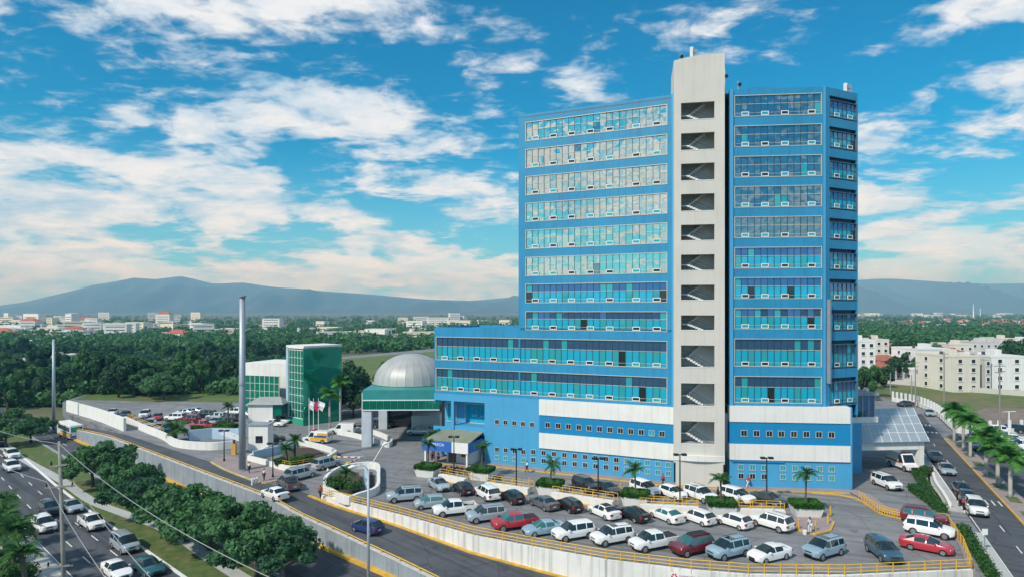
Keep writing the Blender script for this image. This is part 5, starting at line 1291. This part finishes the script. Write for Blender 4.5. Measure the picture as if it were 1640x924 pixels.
for i,(px,py,s) in enumerate(sorted(((1418,620,.8),(1440,612,1.0),(1455,600,1.2),(1470,606,1.0),(1430,604,.9),(1530,612,1.0),(1620,600,1.6),(1638,610,1.7),(1452,585,1.4),(1465,578,1.5),(1440,580,1.2),(1400,622,.8),(1500,588,1.2),(1380,640,1.1),(1395,636,1.2)))):
    x,y = G(px,py); tree(x,y,0,i,s*1.1,nth(i,15)+' garden tree among the apartment blocks','garden trees among the apartments',kind=2)
# left middle distance buildings
block(44,66,544,556,20,APT['white'],'long white low building at the left below the town',1,5,z=ZA); block(70,106,543,553,20,APT['white'],'white two storey building left of the slim mast',2,7,z=ZA); block(-6,16,583,600,14,APT['white'],'small white house at the left edge on a lawn',2,3,z=ZA,cat='house',name='house'); block(88,110,573,584,12,APT['white'],'white building half hidden behind the slim mast',1,4,z=ZA)
block(30,62,575,592,30,APT['grey'],'grey sheet roofed hall in the trees at the left',1,5,z=ZA)
struct('lawn', MB().add([(*G(-30,608,ZA),ZA+.02),(*G(48,604,ZA),ZA+.02),(*G(40,585,ZA),ZA+.02),(*G(-30,586,ZA),ZA+.02)],[(0,1,2,3)]), _mats['field_grass'])
# ------------------------------------------------------------------ green glass block, dome entrance, ramps
GB = thing('green_glass_building','green glass curtain wall building behind the left car park','building')
Fg = Fac(G(463,676), Vector(G(518,688))-Vector(G(463,676))); lg = 5.8
def curtain(F, a0, a1, z0, z1, n, m, par, mat):
    W = F.build(MB().box(a0-.08,a1+.08,-.05,.15,z1,z1+.12).box(a0-.08,a1+.08,-.05,.15,z0-.12,z0), 'window', WHITE2, par); w = (a1-a0)/n; h = (z1-z0)/m
    for i in range(n):
        for j in range(m): link('pane', pane_mesh(w,h,mat), W, (a0+i*w,.06,z0+j*h))
    mb = MB()
    for i in range(n+1): mb.box(a0+i*w-.04,a0+i*w+.04,-.03,.1,z0,z1)
    for j in range(1,m): mb.box(a0,a1,-.028,.1,z0+j*h-.03,z0+j*h+.03)
    mb.build('mullions', WHITE2, W)
    return W
b0 = Fg
Fg.build(MB().box(-0.6,lg+.3,.2,9,0,16), 'core', M('green_core',(0.02,0.10,0.08),.8), GB)
curtain(Fg, 0, lg, 1.4, 15.6, 5, 9, GB, GL_GREEN); Fg.build(MB().box(0,lg,-.1,.15,0,1.3),'wall',M('green_paint',(0.03,0.30,0.20),.6),GB)
Fg.build(MB().box(-.9,-.1,-.2,.6,0,16.2),'pilaster',M('pale_blue_paint',(0.35,0.5,0.6),.6),GB)
Fg.build(MB().box(lg,lg+.4,-.2,9,0,16.2),'pilaster',GL_GREEN,GB); Fg.build(MB().box(-.9,lg+.4,-.2,9,16,16.6),'roof_edge',WHITE,GB)
Fh = Fac(G(393,668), Vector(G(458,672))-Vector(G(393,668)))
Fh.build(MB().box(-3,9.5,3,14,0,12),'wall',WHITE,GB); curtain(Fh,0,9,1.0,9.5,7,5,GB,GL_GREEN); 
GH = thing('gate_house','white gate house with grey pitched roof beside the monopole','building',(*G(397,680),0))
MB().box(0,5.2,0,5,0,4.3).build('wall',WHITE,GH); MB().add([(-.4,-.5,4.3),(7.5,-.5,4.3),(7.5,5.5,4.3),(-.4,5.5,4.3),(1.5,2.5,5.6),(6,2.5,5.6)],[(0,1,5,4),(1,2,5),(2,3,4,5),(3,0,4),(3,2,1,0)]).build('roof',M('grey_sheet',(0.36,0.37,0.36),.6,.2),GH)
MB().box(5.2,7.0,.3,4.5,2.0,4.0).build('glazing',GL_GREEN,GH)
# dome portico
D = thing('domed_entrance','domed entrance canopy with green glass band left of the hospital','entrance canopy'); dx,dy = G(652,700); dcx,dcy = 0,0
dx,dy = -19.5,124.0
mb = MB(); nseg, nr = 28, 7; rr = 7.2; hh = 5.6; zb = 10.1
GLD = M('dome_panel',(0.40,0.41,0.40),.45,.1,var=.12,scale=.5)
for i in range(nseg):
    pn = MB(); g = .012
    for j in range(nr+1):
        a = j/nr*math.pi*.5; r_ = rr*math.cos(a)+.02; z_ = hh*math.sin(a)
        for k in (g, 1-g): an = 2*math.pi*(i+k)/nseg; pn.v.append((dx+r_*math.cos(an), dy+r_*math.sin(an), zb+z_))
    pn.f = [(2*j,2*j+1,2*j+3,2*j+2) for j in range(nr)]; pn.build('dome_panel', GLD, D, smooth=True)
MB().tube([(dx,dy,zb-.1),(dx,dy,zb+.02)],rr+.3,40).build('drum',GL_GREEN,D)
inner_d = MB()
for j in range(nr+1):
    a = j/nr*math.pi*.5
    for i in range(nseg): an = 2*math.pi*i/nseg; inner_d.v.append((dx+(rr*.985*math.cos(a))*math.cos(an), dy+(rr*.985*math.cos(a))*math.sin(an), zb+hh*.985*math.sin(a)))
inner_d.f = [(j*nseg+i, j*nseg+(i+1)%nseg, (j+1)*nseg+(i+1)%nseg, (j+1)*nseg+i) for j in range(nr) for i in range(nseg)]
inner_d.build('dome_ribs', M('dome_rib',(0.30,0.30,0.28),.6), D)
FD = Fac((-26.3,112.5),(1,.03)); ld = 13.5
FD.build(MB().box(0,ld,.2,20,7.0,10.0),'canopy',M('teal_fascia',(0.03,0.26,0.25),.5),D)
for k in range(11): link('glass_panel', pane_mesh(ld/11,1.55,GL_GREEN), D, FD.P(k*ld/11,.1,6.6), FD.rz)
FD.build(MB().box(0,ld,.12,.2,6.4,8.3),'fascia_frame',WHITE2,D)
FD.build(MB().box(-.2,1.5,.3,1.9,0,9.5),'column',M('pale_column',(0.50,0.55,0.60),.8),D); FD.build(MB().box(-.2,1.5,17,18.6,0,9.5),'column',_mats['pale_column'],D)
FD.build(MB().box(6.5,13.3,18,20,0,7),'back_wall',M('sandstone',(0.42,0.36,0.29),.85,var=.1),D); FD.build(MB().box(7,12.5,12.5,18,0,3.4),'reception_block',WHITE,D)
FD.build(MB().box(-.0,6.4,19.6,20,0,7),'dark_doorway',GL_DARK,D)
# low walled planter in front of the canopy column
def ring_wall(name, pix, h, th, label, mat=WHITE, close=True, z=0.0):
    pts = [G(px,py,z) for px,py in pix]; pts = smoothline(pts+([pts[0]] if close else []),4)
    return tag(MB().wallstrip(pts,z-.05,z+h,th).build(name,mat),label,'wall')
ring_wall('planter_wall',[(536,694),(570,701),(610,712),(622,716),(626,708),(600,696),(560,690)],.9,.35,'long low white planter wall under the dome column')
ring_wall('planter_wall',[(520,788),(523,772),(545,757),(580,750),(604,752),(606,770),(603,790),(575,801),(553,806)],1.0,.45,'white walled island planter at the car park entrance')
struct('planter_soil', MB().prism([G(px,py) for px,py in ((523,786),(526,772),(548,760),(575,764),(578,796),(553,804))],0,.7), M('soil',(0.07,0.05,0.035),.95))
RAMPB = M('pale_blue_wall',(0.42,0.55,0.66),.7,var=.08,scale=.4,streak=.2)
tag(MB().wallstrip([G(585,757),G(588,792)],0,1.1,.3).build('ramp_wall',RAMPB),'pale blue ramp wall inside the entrance island','wall')
struct('ramp_mouth_shade', MB().prism([G(588,760),G(601,760),G(600,786),G(589,790)],0.0,.03), DARK)  # flat dark slab; the shade of the ramp opening is its colour
ring_wall('planter_wall',[(398,738),(430,746),(465,755),(505,748),(530,735),(535,727),(500,716),(470,712),(430,722)],.9,.45,'white walled oval planter in front of the black sedan')
struct('planter_soil', MB().prism([G(px,py) for px,py in ((436,745),(465,753),(503,746),(526,734),(500,722),(470,722))],0,.6), M('soil',(0.07,0.05,0.035),.95))
tag(MB().wallstrip([G(405,736),G(440,728),G(476,718)],0,1.4,.3).build('ramp_wall',RAMPB),'pale blue ramp wall behind the oval planter','wall')
ring_wall('parapet',[(200,676),(230,690),(262,703),(277,713),(300,718),(340,720),(372,717)],1.3,.5,'white curved parapet round the left car park corner',close=False)
tag(MB().wallstrip([G(303,706),G(340,702),G(383,703)],0,2.0,.4).build('ramp_wall',RAMPB),'pale blue ramp wall right of the big agave','wall')
ring_wall('parapet',[(108,658),(128,664),(160,674),(200,690)],2.6,.5,'tall white wall at the left end of the car park',close=False)
for i in range(1): pass
tb = thing('ticket_booth','small white ticket booth beside the monopole','booth',(*G(398,722),0)); MB().box(0,3.3,0,2.6,0,4.4).build('wall',WHITE,tb); MB().box(1.2,2.4,-.04,.02,1.4,2.6).build('window',GL_DARK,tb); MB().box(-.2,3.5,-.2,2.8,4.4,4.6).build('roof',CONC,tb)
ag = thing('gate_kiosk','white ticket canopy on an orange post left of the monopole','booth',(*G(375,727),0)); MB().box(-.35,.35,-.35,.35,0,1.8).build('post',M('orange_post',(0.62,0.33,0.08),.6),ag); MB().add([(-1.8,-1.2,3.6),(1.4,-1.2,2.4),(1.4,1.2,2.4),(-1.8,1.2,3.6),(-1.8,-1.2,3.75),(1.4,-1.2,2.55),(1.4,1.2,2.55),(-1.8,1.2,3.75)],[(3,2,1,0),(4,5,6,7),(0,1,5,4),(1,2,6,5),(2,3,7,6),(3,0,4,7)]).build('roof',WHITE2,ag); MB().bar((0,0,1.8),(0,0,3.1),.2).build('stem',BLACK,ag)
# paved island with kerb
isl2 = smoothline([G(px,py) for px,py in ((338,740),(360,752),(390,764),(418,773),(440,771),(465,762),(463,755),(430,747),(398,739),(375,732),(345,733))],3)
struct('paved_island', MB().prism(isl2,-.05,.14), PAVE); kerb('yellow_kerb', isl2[:16],-.05,.16,.25,M('pale_yellow_kerb',(0.52,0.42,0.2),.8,var=.2))
# entrance barriers and bollards
def barrier(px,py,label,rz):
    t = thing('barrier_gate',label,'barrier',(*G(px,py),0),rz); MB().box(-.25,.25,-.25,.25,0,1.15).build('housing',YEL,t); MB().bar((0,0,1.0),(4.2,0,1.15),.12,.16).build('boom',WHITE2,t)
    for k in range(3): MB().bar((.9+k*1.2,0,1.0+.033*(k+1)),(1.4+k*1.2,0,1.02+.033*(k+1)),.125,.165).build('stripe',STR_R,t)
barrier(537,741,'yellow and white boom barrier in front of the first waiting car',R(-12)); barrier(557,752,'yellow barrier housing beside the entrance island',R(70))
for i,(px,py) in enumerate(((404,776),(408,775),(412,774))):
    t = thing('marker_post',nth(i,3)+' white marker post at the road corner by the paved island','post',(*G(px,py),0),0,'white marker posts'); MB().tube([(0,0,0),(0,0,.85)],.13,10).build('post',WHITE2,t); MB().tube([(0,0,.85),(0,0,.92)],[.14,.05],10).build('cap',WHITE2,t)
# flagpoles
FLAGS = [(495,694,'dominican',M('flag_red',(0.5,0.03,0.05),.8)),(502,695,'',M('flag_red',(0.5,0.03,0.05),.8)),(510,695,'',WHITE2)]
for i,(px,py,_,m) in enumerate(FLAGS):
    t = thing('flagpole',['leftmost flagpole with a limp pale flag','middle flagpole with a red and blue flag','rightmost flagpole with a drooping white flag'][i],'flagpole',(*G(px,py),0)); MB().tube([(0,0,0),(0,0,7.0)],[.07,.05],8).build('pole',WHITE2,t)
    f = MB(); 
    for j in range(5):
        for k in range(2): f.v.append((.06+k*(1.2-.1*j)+.1*math.sin(j*1.3), .12*math.sin(j*2+k), 6.5-j*.4-k*.5))
    f.f = [(2*j,2*j+1,2*j+3,2*j+2) for j in range(4)]; f.build('flag',[WHITE2,m,WHITE2][i],t)
    if i == 1: MB().add([(.1,-.06,6.0),(.75,-.06,5.7),(.75,-.06,5.2),(.1,-.06,5.5)],[(0,1,2,3)]).build('flag_field',STR_B,t)
# shrubs and small palms in the islands
def shrub(px,py,r,h,label,z=.6,n=700,leafm=None,name='shrub'):
    x,y = G(px,py,z); rng = random.Random(px); mb = MB()
    for k in range(6): leaves(mb,rng,(x+rng.uniform(-r,r)*.6,y+rng.uniform(-r,r)*.6,z+h*rng.uniform(.35,.75)),(r*.55,r*.55,h*.38),n//6,.16)
    mb.tube([(x,y,z-.1),(x,y,z+h*.6)],.08,5)
    return tag(mb.build(name,leafm or LEAF_SHRUB),label,'shrub')
shrub(528,782,1.2,1.6,'pale green shrub at the left corner of the entrance island',leafm=LEAF_PALM2); shrub(545,785,1.5,1.8,'dark shrub in the middle of the entrance island'); shrub(566,788,1.3,1.3,'low green shrub at the front of the entrance island'); shrub(470,745,1.2,1.3,'bright green shrub in the oval planter',leafm=LEAF_HEDGE); shrub(490,740,1.2,1.4,'green shrub at the right of the oval planter',leafm=LEAF_HEDGE); shrub(446,745,1.0,1.2,'dark shrub at the left of the oval planter')
x,y = G(553,780,.6); palm(x,y,.6,1.9,'feathery palm in the entrance island','island palms',False,18,.1,.12)
x,y = G(472,740,.6); palm(x,y,.6,3.4,'palm with drooping crown in the oval planter','island palms',False,18,.2,.16); x,y = G(460,742,.6); palm(x,y,.6,2.2,'shorter palm left of the tall one in the oval planter','island palms',False,16,-.2,.15)
x,y = G(281,706); t = palm(x,y,.6,.8,'big bushy palm at the corner of the left car park','island palms',False,26,.1,.2); t.scale = (1.7,1.7,1.9)
x,y = G(365,684); palm(x,y,0,4.2,'young palm behind the monopole','island palms',False,16,.1,.14); x,y = G(528,690); palm(x,y,0,6.5,'tall palm in the thicket left of the white van','thicket palms',True,14); x,y = G(545,682); palm(x,y,0,8.0,'taller palm in the thicket behind the white van','thicket palms',True,14); x,y = G(695,735); palm(x,y,0,4.0,'palm at the left corner of the hospital beside the kiosk','island palms',False,16,.1,.13)
for i,(px,py) in enumerate(((330,686),(345,680),(352,690),(362,683))):
    x,y = G(px,py); tag(link('hedge',HM,None,(x,y,.0),R(-10*i)),nth(i,4)+' low clipped hedge in the left car park','hedge','hedges in the left car park').scale = (1.6,.8,1.4)
railing('railing','brown yellow railing on the parapet of the left car park',[G(205,677),G(232,689),G(262,701)],1.3,.7,2,1.8,YEL,.04)
railing('railing','yellow railing along the front of the oval planter',[G(430,746),G(465,755),G(505,748)],.9,.6,2,1.6,YEL,.035)
# verge palms and shrubs in the lower left corner
for i,(px,py,s) in enumerate(((8,880,1.0),(22,925,1.1),(-5,915,1.0),(40,950,1.0),(5,845,.8))):
    x,y = G(px,py,ZA); t = palm(x,y,ZA,2.6+.4*(i%3),['palm at the left edge beside the avenue pavement','palm at the lower left corner beside the pavement','palm cut by the left edge above the corner','palm at the bottom edge left of the pavement','small palm farthest up the pavement at the left edge'][i],'verge palms',False,20,.2,.14); t.scale = (1.5*s,)*3
for i,(px,py) in enumerate(((2,905),(15,940),(-10,870),(30,935))):
    shrub(px,py,1.8,2.2,['dark shrub at the left edge under the palms','dark shrub at the lower left corner','dark shrub at the upper left end of the verge','dark shrub beside the lower end of the pavement'][i],z=ZA+.1,n=1400)

# ------------------------------------------------------------------ people
def person_meshes(walk, seed, arm=0.0):
    """one continuous skinned body; shirt and trousers follow it"""
    s = .32 if walk else .06
    J = {'pel':(0,0,.95),'chest':(0,0,1.32),'neck':(0,0,1.48),'head':(.015,0,1.60),'top':(.01,0,1.72),
     'lh':(0,.10,.92),'lk':(s*.55,.10,.50),'la':(s*.8,.10,.09),'lt':(s*.8+.17,.11,.04),'rh':(0,-.10,.92),'rk':(-s*.15,-.10,.50),'ra':(-s*.9,-.10,.10),'rt':(-s*.9+.16,-.11,.04),
     'ls':(0,.19,1.42),'le':(-.03-s*.3,.25,1.15),'lw':(.05-s*.5+arm,.25,.90),'lp':(.06-s*.5+arm,.25,.83),'rs':(0,-.19,1.42),'re':(.02+s*.2,-.25,1.15),'rw':(.12+s*.4,-.24,.92),'rp':(.14+s*.4,-.24,.85)}
    E = [('pel','chest'),('chest','neck'),('neck','head'),('head','top'),('pel','lh'),('lh','lk'),('lk','la'),('la','lt'),('pel','rh'),('rh','rk'),('rk','ra'),('ra','rt'),('neck','ls'),('ls','le'),('le','lw'),('lw','lp'),('neck','rs'),('rs','re'),('re','rw'),('rw','rp')]
    rad = dict(pel=.14,chest=.155,neck=.058,head=.092,top=.07,lh=.085,rh=.085,lk=.06,rk=.06,la=.042,ra=.042,lt=.035,rt=.035,ls=.062,rs=.062,le=.043,re=.043,lw=.03,rw=.03,lp=.034,rp=.034)
    for sd in 'lr':
        px_,py_,pz_ = J[sd+'p']; q = 1 if sd == 'l' else -1
        for k in range(4): J[f'{sd}f{k}'] = (px_-.024+.016*k, py_, pz_-.075-(.012 if k in (1,2) else 0)); rad[f'{sd}f{k}'] = .009; E.append((sd+'p', f'{sd}f{k}'))
        J[f'{sd}f4'] = (px_+.045, py_-q*.015, pz_-.03); rad[f'{sd}f4'] = .010; E.append((sd+'p', f'{sd}f4'))
    def skin(names, grow, nm):
        ks = [k for k in J if k in names]; ix = {k:i for i,k in enumerate(ks)}
        me = bpy.data.meshes.new(nm); me.from_pydata([J[k] for k in ks], [(ix[a],ix[b]) for a,b in E if a in ix and b in ix], []); o = bpy.data.objects.new(nm, me); COL.objects.link(o)
        m = o.modifiers.new('s','SKIN'); m.use_smooth_shade = True; o.modifiers.new('u','SUBSURF').levels = 1
        for k in ks: v = me.skin_vertices[0].data[ix[k]]; r_ = rad[k]*grow; v.radius = (r_, r_); v.use_root = (k == 'pel')
        dg = bpy.context.evaluated_depsgraph_get(); out = bpy.data.meshes.new_from_object(o.evaluated_get(dg)); bpy.data.objects.remove(o); return out
    body = skin(set(J), 1.0, 'body'); shirt = skin({'pel','chest','neck','ls','le','rs','re'}, 1.14, 'shirt'); legs = skin({'pel','lh','lk','la','rh','rk','ra'}, 1.16, 'trousers')
    hair = MB(); 
    for i in range(6):
        a = i/6*math.pi*.55
        for k in range(10): an = 2*math.pi*k/10; hair.v.append((-.005+.108*math.sin(a)*math.cos(an)-.012, .100*math.sin(a)*math.sin(an), 1.635+.115*math.cos(a)))
    hair.f = [(i*10+k,i*10+(k+1)%10,(i+1)*10+(k+1)%10,(i+1)*10+k) for i in range(5) for k in range(10)]+[tuple(range(10))]
    eye = MB().box(.098,.112,.025,.045,1.615,1.63).box(.098,.112,-.045,-.025,1.615,1.63).box(.10,.125,-.01,.01,1.585,1.612).box(.10,.11,-.025,.025,1.555,1.563)
    return body, shirt, legs, hair.mesh('hair', M('hair',(0.015,0.012,0.01),.7), True), eye.mesh('face', M('face_detail',(0.10,0.05,0.04),.7))
PM = [person_meshes(True,1), person_meshes(False,2)]
SKIN = M('skin',(0.22,0.12,0.075),.6)
CL = {n:M('cloth_'+n,c,.9,var=.1,scale=8) for n,c in (('white',(.7,.7,.7)),('red',(.45,.05,.05)),('black',(.02,.02,.025)),('blue',(.06,.12,.3)),('grey',(.2,.2,.22)),('pale',(.5,.55,.6)))}
_cm = {}
def col(me, m):
    k = (me.name, m.name)
    if k not in _cm: c = me.copy(); c.materials.clear(); c.materials.append(m); _cm[k] = c
    return _cm[k]
def person(px,py,rz,pose,shirt,legs,label,z=0.0,sc=1.0):
    b,s,l,h,e = PM[pose]; x,y = G(px,py,z); t = thing('person',label,'person',(x,y,z),R(rz)); t.scale = (sc,)*3
    link('body',col(b,SKIN),t); link('shirt',col(s,CL[shirt]),t); link('trousers',col(l,CL[legs]),t); link('hair',h,t); link('face',e,t); return t
person(1198,781,180,0,'red','white','person in red top and white trousers walking along the hospital wall'); person(1062,778,200,0,'red','black','person in dark clothes at the left of the shaft foot'); person(1297,853,100,1,'pale','white','man in pale shirt standing on the paved island',.14)
person(423,769,-120,1,'white','black','person in white shirt at the edge of the left paved island',.14); person(399,757,60,1,'white','black','person in white shirt leaning by the monopole',.14); person(525,766,200,1,'white','grey','person in white shirt at the entrance lane'); person(702,741,-60,1,'white','black','person in white standing left of the kiosk',.1); person(692,738,-30,1,'red','black','person in red at the corner of the hospital',.0)
person(844,756,190,0,'white','black','person in white walking by the light blue wall',.12); person(1492,762,-100,1,'black','black','person in dark clothes on the side street pavement',.14); person(1534,803,60,1,'black','black','person in dark clothes beside the parked dark sedan',.0); person(1537,812,120,1,'grey','black','person in grey bending towards the white parked car'); person(1543,818,-30,1,'red','black','person standing behind the door of the white parked car')
person(513,798,90,0,'red','black','person walking past the corner of the entrance island')
person(1150,756+44,0,1,'black','black','person in black beside the fifth planter')
bk = thing('bucket','white bucket on the ground beside the man in pale shirt','bucket',(*G(1289,855),.0)); MB().tube([(0,0,0),(0,0,.45)],[.2,.26],14).build('pail',WHITE2,bk); MB().tube([(-.25,0,.45),(0,0,.68),(.25,0,.45)],.015,5).build('handle',BLACK,bk)

struct('lawn', MB().add([(-118,172,.012),(-60,166,.012),(-22,150,.012),(60,150,.012),(50,250,.012),(70,400,.012),(-30,400,.012),(-135,240,.012)],[(0,1,2,3,4,5,6,7)]), _mats['field_grass'])
# ------------------------------------------------------------------ far plain, town, mountains
def far_wood(name,label,n,fx,fy,size,seed,z=0.0,leafm=None,hs=(5,9)):
    rng = random.Random(seed); mb = MB()
    for _ in range(n):
        px = rng.uniform(*fx); py = rng.uniform(*fy); x,y = G(px,py,z); h = rng.uniform(*hs); r_ = h*rng.uniform(.5,.8)
        leaves(mb,rng,(x,y,z+h*.55),(r_,r_,h*.5),size,r_*.30,.5)
    return tag(mb.build(name,leafm or LEAF_FAR),label,'woodland',kind='stuff')
far_wood('woodland','broad green wooded belt beyond the apartment blocks',900,(1365,1720),(526,566),55,1)
far_wood('woodland','scattered trees on the far plain at the right',1000,(1350,1720),(503,527),22,2,hs=(5,10))
far_wood('woodland','dark green woods below the distant town at the left',1300,(-60,860),(530,566),50,3,z=ZA)
far_wood('woodland','trees between the houses of the distant town at the left',1500,(-60,860),(507,531),22,4,z=ZA,hs=(5,11))
far_wood('undergrowth','bushy undergrowth between the grove trees at the left',420,(-40,118),(600,652),60,5,z=ZA,hs=(2.5,5),leafm=LEAF_B); far_wood('undergrowth','bushy undergrowth behind the left car park',420,(122,400),(598,632),60,6,hs=(2.2,4.5),leafm=LEAF_B); far_wood('undergrowth','bushes along the shelter belt',420,(-40,480),(566,590),40,8,z=ZA,hs=(3,6),leafm=LEAF_C)
def far_house(px,py,w,h,d,mat,label,group,z,hip):
    x,y = G(px,py,z); t = thing('distant_house',label,'house',(x,y,z),RNG.uniform(-.5,.5),group); MB().box(-w/2,w/2,0,d,0,h).build('wall',mat,t)
    if hip: MB().add([(-w/2-.4,-.4,h),(w/2+.4,-.4,h),(w/2+.4,d+.4,h),(-w/2-.4,d+.4,h),(-w*.2,d/2,h+w*.18),(w*.2,d/2,h+w*.18)],[(0,1,5,4),(1,2,5),(2,3,4,5),(3,0,4),(3,2,1,0)]).build('roof',TILE,t)
    else: MB().box(-w/2-.2,w/2+.2,-.2,d+.2,h,h+.5).build('roof',mat,t)
    nf = max(1,int(h/3.2))
    for f in range(nf): MB().box(-w*.42,w*.42,-.06,.02,f*3.2+1.4,f*3.2+2.1).build('window_row',GL_DARK,t)
wm = [M('far_white',(0.78,0.77,0.74),.8),M('far_cream',(0.72,0.66,0.55),.8),M('far_pale',(0.70,0.70,0.70),.8)]
r7 = random.Random(21)
for i in range(150):
    px = r7.uniform(-20,150) if i < 70 else r7.uniform(100,330) if i < 115 else r7.uniform(330,840); py = r7.uniform(512,545)
    s = r7.uniform(.8,1.5); far_house(px,py,r7.uniform(12,26)*s,r7.choice((5,8,8,12,16,22))*(1 if py<530 else .6),12,r7.choice(wm),'small pale building of the distant town below the mountain','distant town at the left',ZA,r7.random()<.06)
for i in range(85):
    px = r7.uniform(1375,1650); py = r7.uniform(514,527); far_house(px,py,r7.uniform(8,16),r7.uniform(3,6),9,r7.choice(wm),'small pale house with low roof on the far plain','distant houses at the right',0,r7.random()<.6)
for i in range(16):
    px = r7.uniform(1375,1650); py = r7.uniform(503,509); far_house(px,py,r7.uniform(20,60),r7.uniform(6,12),20,r7.choice(wm),'tiny pale building at the foot of the mountains','farthest buildings at the right',0,False)
for i,(px,pyt) in enumerate(((1559,487),(1570,494))):
    x,y = G(px,509); t = thing('radio_mast',['white radio mast standing on the far plain','thinner radio mast right of the white one on the far plain'][i],'mast',(x,y,0)); h = 24-(pyt-497)*y/FPX; MB().tube([(0,0,0),(0,0,h)],[2.4-i,.8],6).build('mast',WHITE2,t); MB().tube([(0,0,0),(0,0,2)],4,6).build('base',WHITE2,t)
MTN = layered('mountain_green',[(0.030,0.055,0.028),(0.045,0.07,0.035),(0.06,0.065,0.04)],[1,.0012,.003],bump=0)
def ridge(name,pts,dist,depth,seed,rough):
    """mountain range: crest heights given in picture rows over the horizon"""
    rng = random.Random(seed); mb = MB(); ny = 22; nx = 420; p0,p1 = pts[0][0],pts[-1][0]
    ph = [rng.uniform(0,6.28) for _ in range(24)]
    for i in range(nx+1):
        px = p0+(p1-p0)*i/nx; h = (HORY-interp(pts,px))*dist/FPX
        for j in range(ny+1):
            t_ = j/ny; Y = dist-depth*(1-t_); X = (px-820)/FPX*Y
            n_ = sum(math.sin(X*.0009*(k+1)*1.3+ph[k]+t_*3*math.cos(ph[k+8]))*1/(k+1) for k in range(8))
            spur = math.sin(X*.0042+ph[20]+1.5*math.sin(t_*5))*.5+math.sin(X*.009+ph[21]-t_*4)*.4+math.sin(X*.021+ph[19]+t_*9)*.18
            z = h*(t_**1.25)*(1+rough*.35*n_*t_) + h*.34*spur*math.sin(math.pi*t_)*(.6+.8*math.sin(X*.0017+ph[22])**2) + CAM_H*t_
            mb.v.append((X,Y,z-6))
    W_ = ny+1
    mb.f = [(i*W_+j,(i+1)*W_+j,(i+1)*W_+j+1,i*W_+j+1) for i in range(nx) for j in range(ny)]
    o = struct(name,mb,MTN,True); return o
ridge('mountains',[(700,485),(900,470),(1100,462),(1250,457),(1376,449),(1440,449),(1520,451),(1600,452),(1700,453),(1900,462),(2100,470)],9500,3200,4,.10)
ridge('mountains',[(-500,500),(-300,498),(-100,497),(0,488),(40,482),(80,473),(120,463),(150,455),(185,451),(215,446),(250,449),(290,446),(340,454),(390,452),(460,461),(560,468),(700,478),(860,486),(1000,492)],8200,2600,9,.12)
# ------------------------------------------------------------------ haze
hz = MB().box(-14000,14000,-600,11000,-6,560).build('haze',None); hz['kind'] = 'stuff'; hz['label'] = 'thin blue air between the town and the mountains'
hm = bpy.data.materials.new('air'); hm.use_nodes = True; N = hm.node_tree.nodes; N.clear(); o_ = N.new('ShaderNodeOutputMaterial'); v_ = N.new('ShaderNodeVolumePrincipled'); v_.inputs['Color'].default_value = (0.22,0.56,1.0,1); v_.inputs['Density'].default_value = 0.00017; v_.inputs['Absorption Color'].default_value = (1,1,1,1); v_.inputs['Anisotropy'].default_value = 0.0
hm.node_tree.links.new(v_.outputs[0], o_.inputs['Volume']); hz.data.materials.clear(); hz.data.materials.append(hm)
